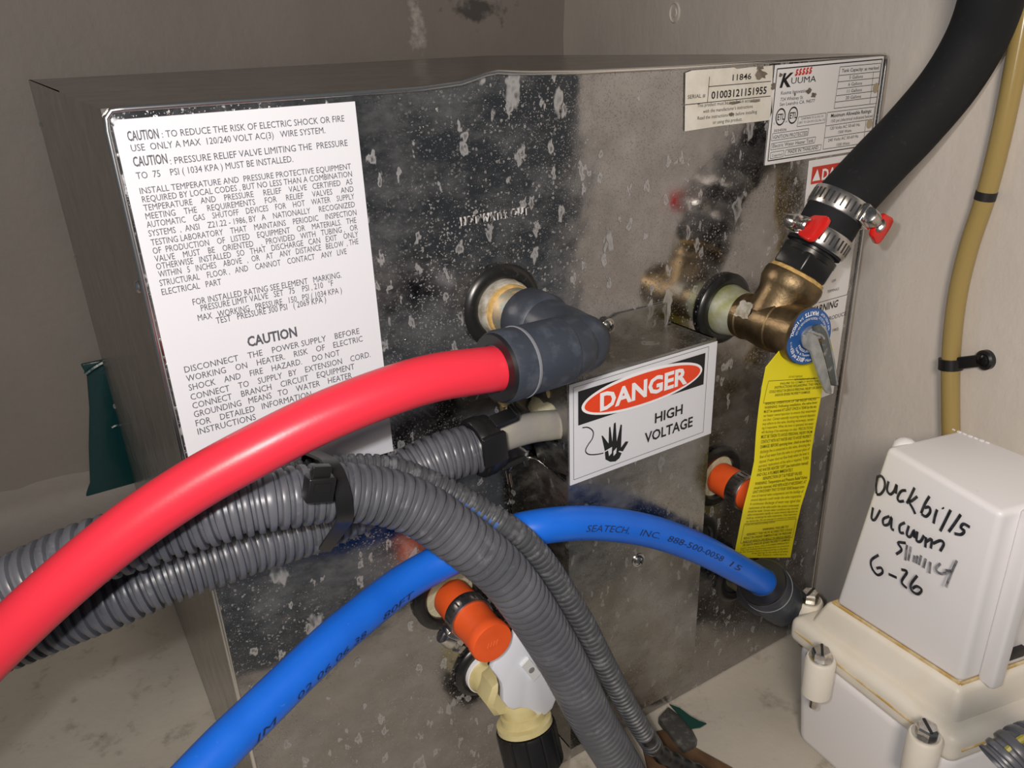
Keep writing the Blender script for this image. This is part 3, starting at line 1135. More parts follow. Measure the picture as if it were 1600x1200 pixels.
# red hot pipe
rpx = [(768, 577, -.0595), (680, 590, -.0600), (600, 614, -.0600), (500, 654, -.0590), (400, 704, -.0575), (300, 760, -.0550), (200, 828, -.0525), (100, 910, -.0495), (0, 1003, -.0465), (-90, 1097, -.0430)]
rp = [at(*p) for p in rpx]
hotc = GR['hot'] + np.array([0, -.0555, 0])
fitting('push_fit_elbow', 'blue-black push-fit elbow holding the red pipe', GR['hot'] + np.array([0, -.0185, 0]), hotc, at(772, 576, -.0595), FITM)
P = crv(rp, .002)
d0 = nrm(P[0] - P[3])
P = np.vstack([P[0] + d0 * .016, P])
tag(MB().sweep(P, RP, 32).build('red_water_pipe', REDP), 'bright red plastic water pipe crossing over the white caution label', 'pipe')

# blue cold pipe
bpx = [(1196, 912, -.0400), (1150, 887, -.0410), (1097, 859, -.0408), (1040, 837, -.0396), (987, 824, -.0385), (920, 817, -.0372), (850, 822, -.0350), (790, 836, -.0290), (704, 871, -.0205), (631, 911, -.0215),
       (560, 966, -.0300), (507, 1012, -.0370), (395, 1121, -.0500), (344, 1171, -.0560), (270, 1250, -.0640)]
bp_ = [at(*p) for p in bpx]
coldc = GR['cold'] + np.array([.000, -.0365, 0])
fitting('push_fit_elbow', 'blue-black push-fit elbow at the lower right end of the blue pipe', GR['cold'] + np.array([0, -.012, 0]), coldc, bp_[0] + nrm(bp_[1] - bp_[0]) * .0045, FITM, 1.1)
PB = crv(bp_, .002)
d0 = nrm(PB[0] - PB[3])
PBx = np.vstack([PB[0] + d0 * .010, PB])
blue = thing('blue_water_pipe', 'bright blue plastic water pipe with small black printing, curving across the heater', 'pipe', tuple(bp_[7]))
MB().sweep(PBx, RP * .98, 32).build('pipe_wall', BLUEP, blue)


def on_tube(P, s0, s1, ang, h, r, ref=(0, -1, 0), flip=False):
    L = np.concatenate([[0], np.cumsum(np.linalg.norm(np.diff(P, axis=0), axis=1))])
    T = np.gradient(P, axis=0)
    ref = np.array(ref, float)

    def fn(u, v):
        s_ = s0 + (s1 - s0) * u
        p = np.array([np.interp(s_, L, P[:, i]) for i in range(3)])
        t = nrm([np.interp(s_, L, T[:, i]) for i in range(3)])
        a0 = nrm(ref - t * (ref @ t))
        w = np.cross(t, a0)
        a = ang + v * h / r * (-1 if flip else 1)
        return p + r * (math.cos(a) * a0 + math.sin(a) * w)
    return fn


Lb = np.concatenate([[0], np.cumsum(np.linalg.norm(np.diff(PB, axis=0), axis=1))])


def s_of(px):                               # arc length on the blue pipe nearest a pixel column
    q_ = RV @ (PB - CAM).T
    x = 800 + FPX * q_[0] / q_[2]
    return float(np.interp(-px, -x, Lb))


mb = MB()
# text runs from left (large s) to right (small s)
for t, xa, xb, ang in (('SEATECH,', 900, 966, -.03), ('INC.', 983, 1013, -.03), ('888-500-0058', 1025, 1110, -.03), ('15', 1122, 1137, -.03)):
    write(mb, t, on_tube(PB, s_of(xa), s_of(xb), ang, .0029, RP * .98 + .0002, flip=False), shear=.2)
mb.build('printed_text', INK, blue, flat=True)
mb = MB()
for t, xa, xb, ang in (('JM', 372, 405, -.3), ('02 06 06 38', 440, 548, -.3), ('80FT', 575, 625, -.25)):
    write(mb, t, on_tube(PB, s_of(xa), s_of(xb), ang, .0027, RP * .98 + .0002, flip=False), shear=.2)
mb.build('printed_text', INK, blue, flat=True)

# ================================================================== conduits


def conduit(name, label, pts, R, pitch, m, n=28, slit=None, depth=.15, slit_to=1.0):
    P = crv(pts, pitch / 8)
    k = np.arange(len(P)) % 8
    rad = np.array([R, R, R * 1.0, R * .985, R * (1 - depth), R * (1 - depth), R * (1 - depth), R * .985])[k]
    t = thing(name, label, 'conduit', tuple(P[len(P) // 2]))
    sk = None
    if slit is not None:
        a0, a1 = slit
        sk = lambda i, q_: i < slit_to * len(k) and (k[i] in (3, 4, 5, 6)) and a0 <= q_ / n * 2 * math.pi <= a1
    MB().sweep(P, list(rad), n, caps=False, skip=sk).build('ribbed_tube', m, t, sharp=24)
    return t, P


CA = [(-70, 958, -.019), (-5, 930, -.020), (75, 892, -.023), (140, 864, -.026), (220, 838, -.029), (292, 815, -.031), (350, 798, -.0335), (400, 786, -.035), (432, 780, -.036), (517, 769, -.0375), (574, 772, -.039), (618, 781, -.041),
      (663, 800, -.044), (704, 829, -.0475), (748, 862, -.0505), (790, 900, -.053), (832, 957, -.054), (881, 1037, -.054), (922, 1117, -.053), (967, 1192, -.052), (1010, 1270, -.051)]
RA = .0102
conduit('corrugated_conduit', 'thickest grey corrugated conduit, arching down in front of the blue pipe', [at(*p) for p in CA], RA, .0037, GREYCON)
CB = [(-60, 1026, -.006), (25, 993, -.008), (104, 961, -.011), (175, 934, -.014), (258, 899, -.016), (350, 867, -.0165), (400, 849, -.016), (457, 832, -.0150), (504, 816, -.0140), (560, 790, -.0130), (610, 757, -.0128), (650, 733, -.0135), (690, 715, -.015), (737, 702, -.017), (752, 697, -.018)]
RB = .0102
conduit('corrugated_conduit', 'grey corrugated conduit ending in the black connector beside the grey cable', [at(*p) for p in CB], RB, .0034, GREYCON)
CC = [(-60, 935, .0060), (60, 874, -.0020), (160, 830, -.0072), (250, 800, -.0115), (350, 768, -.0158), (400, 756, -.0175), (463, 744, -.0195), (517, 734, -.0212), (574, 731, -.0230), (622, 737, -.0260), (669, 755, -.0295), (717, 777, -.0350), (758, 802, -.0398), (793, 824, -.0445),
      (829, 854, -.0465), (863, 897, -.0475), (911, 973, -.049), (950, 1048, -.050), (987, 1115, -.050), (1020, 1166, -.050)]
RC = .0052
tC, PC = conduit('corrugated_conduit', 'thin split grey conduit with a blue wire showing through, beside the thickest conduit', [at(*p) for p in CC], RC, .0029, GREYCON2, slit=(.0, .75), depth=.15, slit_to=.52)
MB().sweep(PC[::8], RC * .80, 12).build('blue_wire', BLUEW, tC)
tw = [at(1008, 1148, -.051), at(1030, 1176, -.051), at(1062, 1194, -.053), at(1110, 1218, -.057), at(1170, 1260, -.06)]
P = crv(tw, .0015)
rr = [.0042 + .0004 * math.sin(i * .9) for i in range(len(P))]
tag(MB().sweep(P, rr, 16).build('taped_wire', BLACKP), 'black taped wire leaving the end of the thin conduit', 'wire')

# cable tie round the three conduits
tdir = nrm(at(540, 768, -.035) - at(490, 771, -.035))
c0 = at(515, 770, -.035)
u_ = nrm(np.array([0, 0, 1.0]) - tdir * tdir[2])
v_ = np.cross(tdir, u_)
if v_ @ NY < 0:
    v_ = -v_


def uv(p):
    d = np.array(p) - c0
    return np.array([d @ u_, d @ v_])


circ3 = [(uv(at(515, 769, -.0375)), RA), (uv(at(512, 812, -.0138)), RB), (uv(at(512, 735, -.0211)), RC)]
loop = []
for a in np.linspace(0, 2 * math.pi, 64, False):
    d = np.array([math.cos(a), math.sin(a)])
    i = max(range(3), key=lambda i: circ3[i][0] @ d + circ3[i][1])
    loop.append(circ3[i][0] + (circ3[i][1] + .0007) * d)
slant = .25
tie = thing('cable_tie', 'black nylon cable tie binding the grey conduits together', 'cable tie', tuple(c0))
vs, fs = [], []
for q_ in loop:
    off = tdir * (-slant * q_[0])
    nn = nrm(q_ - np.mean(loop, 0))
    base = c0 + u_ * q_[0] + v_ * q_[1] + off
    ou = u_ * nn[0] + v_ * nn[1]
    vs += [base - tdir * .0028, base + tdir * .0028, base + tdir * .0028 + ou * .0012, base - tdir * .0028 + ou * .0012]
n = len(loop)
for i in range(n):
    j = (i + 1) % n
    for k_ in range(4):
        k2 = (k_ + 1) % 4
        fs.append((i * 4 + k_, j * 4 + k_, j * 4 + k2, i * 4 + k2))
MB().add(vs, fs).build('strap', BLACKP, tie)
hc = at(498, 762, -.0500)
mb = MB()
mb.obox(hc, tdir * .0044, u_ * .0042, v_ * .0027, .0006)
hd = mb.build('locking_head', BLACKP, tie)
mb = MB()
mb.obox(hc + v_ * .0026 + u_ * .0012, tdir * .0026, u_ * .0014, v_ * .0004)
mb.obox(hc + u_ * .0052 - v_ * .0004, tdir * .0030, u_ * .0022, v_ * .0014, .0003)
mb.build('pawl', RUBBER, hd)

# conduit connector and grey cable
cd = thing('conduit_connector', 'glossy black snap connector clamping the grey conduit end', 'connector', tuple(at(765, 692, -.018)))
ce = at(752, 697, -.018)
cdir = nrm(at(800, 676, -.0175) - at(752, 696, -.018))
mb = MB()
mb.ring(ce, cdir, [(-.004, .0094), (-.004, .0116), (-.0028, .0124), (.0012, .0124), (.0022, .0118), (.0050, .0116), (.0060, .0100), (.0060, .0085), (-.001, .0085)], 36)
mb.build('collar', BLACKP, cd)
up_ = nrm(np.array([0, 0, 1.0]) - cdir * cdir[2])
sd_ = np.cross(cdir, up_)
if sd_ @ NY < 0:
    sd_ = -sd_
for a, ln in ((2.7, .011), (.35, .010), (4.2, .006)):
    o_ = up_ * math.cos(a) + sd_ * math.sin(a)
    tgt = np.cross(cdir, o_)
    mb = MB()
    mb.obox(ce + cdir * (.004 + ln / 2) + o_ * .0112, cdir * ln / 2, tgt * .0032, o_ * .0011, .0004)
    mb.obox(ce + cdir * (.004 + ln) + o_ * .0124, cdir * .0011, tgt * .0032, o_ * .0022, .0004)
    mb.build('latch_tab', BLACKP, cd)
mb = MB()
mb.obox(ce - cdir * .0005 + nrm(sd_ * .9 + up_ * .3) * .0122, cdir * .0052, nrm(np.cross(cdir, sd_)) * .0062, sd_ * .0012, .0004)
mb.build('hinge_bar', BLACKP, cd)
cp = [at(742, 701, -.0178), at(765, 691, -.0178), at(800, 677, -.0172), at(833, 668, -.0160), at(866, 664, -.0152), atx(878, 663, .1475)]
P = crv(cp, .0015)
T = np.gradient(P, axis=0)
vs, fs = [], []
n = 20
for i in range(len(P)):
    t = nrm(T[i])
    a0 = nrm(np.array([0, 0, 1.0]) - t * t[2])
    b0 = np.cross(t, a0)
    for k_ in range(n):
        a = 2 * math.pi * k_ / n
        ca, sa = math.cos(a), math.sin(a)
        vs.append(P[i] + a0 * .0066 * np.sign(ca) * abs(ca) ** .8 + b0 * .0042 * np.sign(sa) * abs(sa) ** .8)
for i in range(len(P) - 1):
    for k_ in range(n):
        fs.append((i * n + k_, i * n + (k_ + 1) % n, (i + 1) * n + (k_ + 1) % n, (i + 1) * n + k_))
tag(MB().add(vs, fs).build('flat_cable', CABLE), 'flat grey sheathed cable running from the connector into the cover', 'cable')

# ================================================================== hose clamps


def clamp(name, label, c, ax, r, width, ang, m_h, key=None, group='stainless hose clamps', ref=(0, -1, 0)):
    """perforated worm-drive band with a housing, a screw and (sometimes) a red thumb key"""
    t = thing(name, label, 'hose clamp', tuple(c), group)
    c = np.array(c)
    ax = nrm(ax)
    MB().ring(c, ax, [(-width / 2, r), (-width / 2, r + .0007), (-width / 2 + .0006, r + .0010), (width / 2 - .0006, r + .0010), (width / 2, r + .0007), (width / 2, r)], 56).build('band', CLAMPM, t)
    ref = np.array(ref, float)
    u = nrm(ref - ax * (ref @ ax))
    w = np.cross(ax, u)
    mb = MB()
    nsl = int(2 * math.pi * r / .0024)
    for k_ in range(nsl):
        a = 2 * math.pi * k_ / nsl
        o_ = u * math.cos(a) + w * math.sin(a)
        tg = nrm(-u * math.sin(a) + w * math.cos(a) + ax * .18)
        mb.obox(c + o_ * (r + .0009), ax * width * .29, tg * .00042, o_ * .00025)
    mb.build('band_slots', DARKSLOT, t)
    o_ = u * math.cos(ang) + w * math.sin(ang)
    tg = -u * math.sin(ang) + w * math.cos(ang)
    hc_ = c + o_ * (r + .0035)
    mb = MB()
    mb.lathe(hc_ - tg * .0050, tg, [(0, .0020), (.0008, .0036), (.0060, .0040), (.0072, .0036), (.0078, .0020)], 20)
    mb.obox(hc_ - o_ * .0022, ax * width * .5, tg * .0055, o_ * .0012, .0004)
    mb.build('screw_housing', CHROME, t)
    mb = MB()
    mb.lathe(hc_ + tg * .0022, tg, [(0, .0024), (.004, .0024), (.0045, .0034), (.0062, .0034), (.0068, .0028)], 6 if not key else 16)
    mb.build('screw_head', CHROME, t)
    if key:
        kc = hc_ + tg * .0108
        kd = nrm(key)
        kd = nrm(kd - tg * (kd @ tg))
        mb = MB()
        kn = np.cross(tg, kd)
        pts = [kc + tg * a + kd * b for a, b in ((-.0050, -.0034), (-.0035, -.0055), (.0035, -.0066), (.0056, -.0060), (.0066, -.0030), (.0066, .0030), (.0056, .0060), (.0035, .0066), (-.0035, .0055), (-.0050, .0034))]
        tmp = MB().prism([p - kn * .0013 for p in pts], kn * .0026)
        mb.bevel(tmp, .0007, 2)
        mb.build('thumb_key', KEYRED, t)
    return t


# ================================================================== relief valve, hose
rv0 = GR['relief']
rv = thing('relief_valve', 'aged brass pressure relief valve with a blue disc and metal test lever', 'valve', tuple(rv0 + [0, -.013, 0]))
mb = MB()
mb.lathe(rv0, NY, [(.0135, .0098), (.0140, .0108), (.0175, .0112), (.0180, .0106), (.022, .0108), (.030, .0120), (.036, .0122), (.0365, .0116), (.039, .0117), (.044, .0128), (.0500, .0130), (.0505, .0120)], 44)
mb.build('valve_body', BRASS, rv)
J = rv0 + np.array([0, -.0285, 0])
H1 = at(1314, 320, -.0360)
hx = nrm(H1 - J)
HL = np.linalg.norm(H1 - J)
mb = MB()
mb.lathe(J, hx, [(.002, .0118), (HL * .22, .0122), (HL * .27, .0134), (HL * .30, .0142), (HL * .36, .0143), (HL * .39, .0138), (HL * .40, .0120)], 44)
mb.build('outlet_neck', BRASS, rv)
mb = MB()
mb.lathe(J, hx, [(HL * .39, .0118), (HL * .395, .0131), (HL * .42, .0129), (HL * .43, .0115)], 40, rfun=lambda k, t: 1 + .02 * math.sin(k * 2.1))
mb.build('thread_tape', TAPE, rv)
ad = thing('hose_adapter', 'black hexagonal threaded adapter between brass valve and hose', 'pipe fitting', tuple(J + hx * HL * .43))
mb = MB()
tmp = MB().lathe(J, hx, [(HL * .425, .0142), (HL * .57, .0142)], 6, ref=(.3, -1, .2))
mb.bevel(tmp, .0008, 2)
mb.build('hexagon_nut', RUBBER, ad)
mb = MB()
mb.lathe(J, hx, [(HL * .56, .0128), (HL * .60, .0128), (HL * .61, .0108), (HL * .80, .0108)], 32)
mb.build('barb', RUBBER, ad)
# solder like patches on the body
for px, r in (((1183, 488, -.031), .0034), ((1198, 458, -.034), .0024)):
    pass
sp = J + nrm(np.array([-.35, -.05, .9])) * .0115
mb = MB()
nn = nrm(np.array([-.55, -.35, .75]))
c = rv0 + np.array([0, -.0240, 0]) + nrm(np.array([-.62, 0, .78])) * .01115
e1 = nrm(np.array([0, -1, 0]))
e2 = np.cross(nrm(np.array([-.62, 0, .78])), e1)
grid = []
for i in range(7):
    for j in range(7):
        aa = (j - 3) / 3 * .34
        yy = (i - 3) / 3 * .0040 * (1 + .12 * math.sin(j * 2.2))
        ang = math.atan2(.60, -.80) + aa * (1 + .1 * math.sin(i * 1.9))
        rr_ = .0119 + .0003 * math.sin(i * 2.7 + j * 1.3)
        grid.append(rv0 + np.array([rr_ * math.cos(ang), -.0225 - yy, rr_ * math.sin(ang)]))
mb.add(grid, [(i * 7 + j, (i + 1) * 7 + j, (i + 1) * 7 + j + 1, i * 7 + j + 1) for i in range(6) for j in range(6)])
mb.build('corroded_patch', SOLDER, rv)
# blue disc, facing out, with rings of white lettering
dc = rv0 + np.array([.0008, -.0512, -.0002])
dn = nrm(np.array([-.12, -1, .05]))
du = nrm(np.cross(dn, (0, 0, -1)))
if du[0] < 0:
    du = -du
dv = np.cross(du, dn)
if dv[2] < 0:
    dv = -dv
RD = .0127
mb = MB()
mb.lathe(dc, dn, [(0, RD), (.0005, RD + .0002), (.0008, RD), (.0008, .0001)], 48)
disc = mb.build('blue_disc', BLUED, rv)
mb = MB()


def arc_text(mb, body, a0, a1, r, h, inward=False, bold=.0):
    def fn(u, v):
        a = math.radians(a0 + (a1 - a0) * u)
        rr_ = r - v * h if inward else r + v * h
        return dc + dn * .0011 + rr_ * (math.cos(a) * du + math.sin(a) * dv)
    write(mb, body, fn, bold)


arc_text(mb, 'WATTS', 66, 110, .0117, .0019, True, .03)
arc_text(mb, '3/4', 116, 128, .0112, .0012, True)
arc_text(mb, '100XL', 133, 172, .0116, .0016, True, .02)
arc_text(mb, 'TEMP. & PRESS. RELIEF', 5, 60, .0116, .0010, True)
arc_text(mb, 'VALVE ANSI Z21.22', 5, 60, .0098, .0010, True)
arc_text(mb, 'NORTH ANDOVER MA USA', 65, 165, .0090, .0011, True)
arc_text(mb, '150 psi', 200, 228, .0116, .0017, True, .02)
arc_text(mb, '210F', 232, 258, .0116, .0019, True, .03)
arc_text(mb, 'Max. 150', 262, 300, .0116, .0013, True)
arc_text(mb, 'Temp. & Thermo.', 205, 275, .0090, .0011, True, .01)
arc_text(mb, 'PRESSURE', 205, 275, .0072, .0011, True, .01)
arc_text(mb, 'XL 1 VALVE', 182, 200, .0112, .0009, True)
mb.build('white_lettering', PRINTW, disc, flat=True)
mb = MB()
mb.lathe(dc, dn, [(.0008, .0050), (.0030, .0048), (.0038, .0036), (.0038, .0001)], 28)
mb.build('lever_boss', LEVER, rv)
Z7 = zpx(1170, 460, 7.5)


def pxprism(name, pts, Y, th, m, parent, bev=.0004):
    mb = MB()
    tmp = MB().prism([at(*p, Y) for p in pts], (0, -th, 0))
    if bev:
        mb.bevel(tmp, bev, 2)
    else:
        mb = tmp
    return mb.build(name, m, parent)


Yl = dc[1] - .004
pxprism('lever_arm', [Z7(*p) for p in ((612, 540), (625, 470), (665, 432), (715, 440), (770, 490), (800, 560), (840, 680), (880, 830), (945, 1120), (935, 1160), (890, 1150), (860, 1110), (800, 960), (740, 780), (700, 660), (660, 640), (625, 610))], Yl, .0016, LEVER, rv)
pxprism('lever_arm', [Z7(*p) for p in ((735, 370), (790, 345), (850, 362), (900, 420), (935, 530), (985, 760), (1030, 1050), (1020, 1068), (950, 1062), (905, 880), (850, 660), (820, 540), (760, 470), (735, 420))], Yl + .0012, .0012, LEVERD, rv)
mb = MB()
pe = [Z7(*p) for p in ((850, 362), (900, 420), (935, 530), (985, 760), (1030, 1050))]
mb.sweep(crv([at(*p, Yl + .0004) for p in pe], .001), .0006, 8)
mb.sweep(crv([at(*Z7(*p), Yl - .0002) for p in ((745, 440), (800, 465), (850, 480), (880, 520))], .001), .0006, 8)
mb.build('lever_rim', LEVER, rv)
mb = MB()
mb.lathe(at(*Z7(825, 545), Yl), NY, [(0, .0012), (.0012, .0011), (.0016, .0006), (.0017, .0001)], 12)
mb.build('lever_rivet', BRASS, rv)

# black hose
hp = [J + hx * HL * .63, J + hx * HL * .8, H1, at(1370, 258, -.0365), at(1423, 203, -.040), at(1482, 133, -.0455), (at(1525, 62, -.051)), at(1550, -5, -.056), at(1568, -80, -.060), at(1575, -160, -.064), at(1576, -320, -.070), at(1570, -520, -.076)]
RH = .0130
tag(MB().sweep(crv(hp, .0025), RH, 36, ref=(-1, -1, 0)).build('rubber_hose', HOSEM), 'thick black rubber hose rising from the brass valve to the upper right', 'hose')
clamp('hose_clamp', 'hose clamp nearest the brass valve, its red key facing the heater front', J + hx * HL * .715, hx, RH, .0085, -1.75, None, key=(.3, -1, .5), ref=(0, -1, 0))
clamp('hose_clamp', 'upper hose clamp on the black hose, its red key beside the wall', J + hx * HL * .985, hx, RH, .0085, .12, None, key=tuple(hx), ref=(0, -1, 0))

# yellow tag hanging from the valve
ledge = [(1232, 528), (1224, 541), (1197, 574), (1191, 605), (1186, 640), (1182, 676), (1179, 721), (1171, 760), (1162, 795), (1156, 825), (1150, 856), (1147, 872)]
redge = [(1296, 528), (1302, 546), (1292, 574), (1287, 597), (1281, 630), (1274, 668), (1268, 705), (1265, 748), (1252, 790), (1246, 815), (1240, 845), (1235, 871)]
yv = [-.0470, -.0470, -.0462, -.0455, -.0450, -.0440, -.0430, -.0428, -.0425, -.0385, -.0320, -.0270]
tt = np.linspace(0, 1, len(ledge))


def tagpt(u, v):                            # u across 0..1, v down 0..1 along the edges
    li = [np.interp(v, tt, [p[i] for p in ledge]) for i in (0, 1)]
    ri = [np.interp(v, tt, [p[i] for p in redge]) for i in (0, 1)]
    y = np.interp(v, tt, yv) + .0012 * math.sin(u * 3.1 + v * 7) * .6
    return at(li[0] + (ri[0] - li[0]) * u, li[1] + (ri[1] - li[1]) * u, y)


vs, fs = [], []
nu, nv = 8, 44
for i in range(nv + 1):
    for j in range(nu + 1):
        vs.append(tagpt(j / nu, i / nv))
K = len(vs)
vs += [p + np.array([0, .0003, 0]) for p in vs]
for i in range(nv):
    for j in range(nu):
        a = i * (nu + 1) + j
        fs.append((a, a + 1, a + nu + 2, a + nu + 1))
        fs.append((K + a, K + a + nu + 1, K + a + nu + 2, K + a + 1))
for i in range(nv):
    for j in (0, nu):
        a = i * (nu + 1) + j
        fs.append((a, a + nu + 1, K + a + nu + 1, K + a))
tg_ = thing('warning_tag', 'long yellow printed tag hanging from the relief valve', 'tag', tuple(tagpt(.5, 1)))
MB().add(vs, fs).build('tag_sheet', YELLOW, tg_)
lines = [(.40, .62, 'DO NOT REMOVE', 0), (.50, .85, 'WARNING:', 1), (.28, .95, 'FAILURE TO COMPLY WITH THESE', 1), (.20, .96, 'INSTRUCTIONS REGARDING THIS VALVE', 1),
         (.12, .98, 'COULD RESULT IN SERIOUS PERSONAL INJURY OR DEATH', 1), (.22, .80, 'AND/OR SEVERE PROPERTY DAMAGE.', 1), (None,) * 4,
         (.08, .92, 'ANNUAL OPERATION OF T&P RELIEF VALVES', 1), (.08, .95, 'WARNING: Following installation, the valve lever', 1), (.08, .95, 'MUST be operated AT LEAST ONCE A YEAR by the wa-', 1),
         (.08, .95, 'ter heater owner/operator to ensure that waterways', 0), (.08, .95, 'are clear. Certain naturally occurring mineral deposits', 0), (.08, .95, 'may adhere to the valve, blocking waterways, render-', 0),
         (.08, .95, 'ing it inoperative. When the lever is operated, hot water', 0), (.08, .95, 'will discharge if the waterways are clear. PRECAUTIONS', 0), (.08, .95, 'MUST BE TAKEN TO AVOID PERSONAL INJURY FROM', 1),
         (.08, .95, 'CONTACT WITH HOT WATER AND TO AVOID PROPERTY', 1), (.08, .95, 'DAMAGE. BEFORE operating lever, check to see that a', 1), (.08, .95, 'discharge line is connected to this valve, directing the', 0),
         (.08, .95, 'flow of hot water from the valve to a proper place of', 0), (.08, .95, 'disposal. If water does not flow freely when the lever is', 0), (.08, .95, 'operated, replacement of the valve is required. TURN', 0),
         (.08, .95, 'THE WATER HEATER "OFF" (see instruction manual)', 1), (.08, .70, 'AND CALL A PLUMBER IMMEDIATELY.', 1), (.20, .86, 'REINSPECTION OF T & P RELIEF VALVES:', 1),
         (.08, .95, 'WARNING: Temperature and Pressure Relief Valves', 1), (.08, .95, 'should be inspected, AND REPLACED IF NECESSARY, AT', 1), (.08, .95, 'LEAST ONCE EVERY TWO TO FOUR YEARS because corro-', 1),
         (.08, .95, 'sion of internal valve components and the buildup of', 0), (.08, .95, 'mineral deposits could render the valve inoperative.', 0), (.08, .95, 'A continuous discharge of water may signal that', 0),
         (.08, .95, 'replacement of the valve and/or the system components', 0), (.08, .95, 'should be made. Certain water conditions may corrode', 0), (.08, .95, 'valve components rapidly or cause mineral deposits to', 0),
         (.08, .95, 'build up, rendering the valve inoperative. Only inspection', 0), (.08, .95, 'can detect this. Do not attempt to conduct an inspection', 0), (.08, .60, 'on your own; contact your plumbing contractor.', 0), (None,) * 4,
         (.40, .85, 'WARNING: FAILURE TO', 1), (.14, .93, 'REINSPECT THIS VALVE AS DIRECTED COULD', 1), (.10, .93, 'RESULT IN UNSAFE TEMPERATURE OR PRESSURE', 1), (.10, .93, 'BUILD-UP WHICH CAN RESULT IN SERIOUS INJURY', 1),
         (.10, .93, 'OR DEATH AND/OR SEVERE PROPERTY DAMAGE.', 1), (.08, .93, 'If water drips or flows, CALL A PLUMBER IMMEDIATELY.', 0), (.08, .93, 'This may indicate thermal expansion or pressure', 0), (.08, .93, 'in the system; have it inspected by a plumber.', 0), (.3, .93, 'Keep this tag on the valve at all times', 0), (.4, .93, 'for future reference.', 0)]
mb = MB()
v0, v1 = .235, .985
for i, (ua, ub, t, bo) in enumerate(lines):
    vv = v0 + (v1 - v0) * i / (len(lines) - 1)
    if t is None:
        continue
    hgt = (v1 - v0) / len(lines) * .68
    write(mb, t, lambda u, v: tagpt(ua + (ub - ua) * u, vv - v * hgt) + np.array([0, -.00025, 0]), bold=.012 if bo else 0)


def tagline(u0, v0_, u1, v1_):
    a = [tagpt(u0 + (u1 - u0) * k_ / 8, v0_ + (v1_ - v0_) * k_ / 8) + np.array([0, -.00025, 0]) for k_ in range(9)]
    stroke(mb, a, .00025, NY)


for b in ((.08, .245, .98, .245), (.05, .338, .98, .338), (.08, .245, .05, .338), (.06, .800, .96, .800), (.06, .890, .96, .890), (.06, .800, .06, .890), (.96, .800, .96, .890)):
    tagline(*b)
mb.build('printed_text', PRINTB, tg_, flat=True)

# ================================================================== orange capped stubs
lo = GR['low']
oc = thing('orange_hose_cap', 'orange silicone hose cap below the blue pipe, its round end showing', 'hose cap', tuple(lo + [0, -.006, 0]))
mb = MB()
mb.lathe(lo, NY, [(.003, .0084), (.0040, .0090), (.0180, .0091), (.0250, .0089), (.0330, .0087), (.0350, .0092), (.0385, .0094), (.0395, .0089), (.0396, .0001)], 36)
mb.build('cap_body', ORANGE, oc)
mb = MB()
for i in range(4):
    bar(mb, lo + np.array([-.0028 + i * .0014, -.0398, -.001]), lo + np.array([-.0020 + i * .0014, -.0398, .0012]), .0003, NY)
mb.build('moulded_mark', mat('pale_orange_mark', (.90, .24, .10), .5), oc, flat=True)
mb = MB()
mb.lathe(lo, NY, [(.001, .0070), (.004, .0070)], 24)
mb.build('stub_end', FOAMP, oc)
clamp('hose_clamp', 'small hose clamp round the orange cap below the blue pipe', lo + [0, -.0190, 0], NY, .0091, .0070, 2.2, None, ref=(0, 0, 1))
si = GR['side']
oc2 = thing('orange_hose_cap', 'orange silicone hose stub half hidden behind the yellow tag', 'hose cap', tuple(si + [0, -.004, 0]))
mb = MB()
mb.lathe(si, NY, [(.003, .0084), (.0040, .0088), (.016, .0089), (.030, .0088), (.032, .0092), (.036, .0092), (.0366, .0086), (.0367, .0001)], 36)
mb.build('cap_body', ORANGE, oc2)
clamp('hose_clamp', 'dull hose clamp on the orange stub beside the yellow tag', si + [0, -.0200, 0], NY, .0089, .0080, 3.6, None, ref=(0, 0, 1))

# ================================================================== drain valve
dr = GR['drain']
dv_ = thing('drain_valve', 'white and yellowed nylon drain valve with a ribbed black cap', 'valve', tuple(dr + [0, -.004, -.03]))
mb = MB()
mb.lathe(dr, NY, [(.001, .0098), (.004, .0104), (.006, .0104), (.0075, .0092), (.016, .0085)], 32)
mb.lathe(dr + np.array([.002, -.010, 0]), NY, [(0, .0100), (.004, .0122), (.0125, .0122), (.0145, .0100)], 8)
mb.build('nylon_body', BEIGE, dv_)
mb = MB()
mb.lathe(dr, NY, [(.0035, .0107), (.0060, .0107), (.0064, .0095)], 32)
mb.build('white_gasket', PRINTW, dv_)
Z8 = zpx(620, 900, 4.0)
YV = dr[1] - .0290
scal = [(585, 512), (640, 440), (690, 380), (722, 325), (800, 330), (868, 380), (900, 460), (925, 560), (950, 650), (970, 740), (948, 800), (905, 838), (865, 850), (835, 820), (795, 800), (745, 793), (700, 805), (668, 790), (640, 752), (642, 690), (630, 640), (600, 595), (572, 560)]
pxprism('white_handle', [Z8(*p) for p in scal], YV, .0035, WHITEV, dv_, .0006)
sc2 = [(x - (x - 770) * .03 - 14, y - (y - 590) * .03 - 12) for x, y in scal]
pxprism('handle_shade_plate', [Z8(*p) for p in sc2], YV + .0040, .003, FITM, dv_, .0003)  # dark plate added behind the handle, standing in for the shade there
nc = at(*Z8(830, 575), YV - .0035)
e1 = at(*Z8(890, 595), YV - .0035) - nc
e2 = at(*Z8(845, 645), YV - .0035) - nc
mb = MB()
mb.prism([nc + e1, nc + e2, nc - e1, nc - e2], (0, -.0016, 0))
nb = mb.build('square_nub', WHITEN, dv_)
mb = MB()
mb.lathe(nc + np.array([0, -.0012, 0]), NY, [(0, .0016), (.0006, .0015), (.0007, .0001)], 16)
mb.build('nub_hole', mat('grey_recess', (.22, .22, .22), .6), nb)
oa = nrm(np.array([.02, -.34, -1.0]))
ob = at(*Z8(770, 800), YV + .006)
mb = MB()
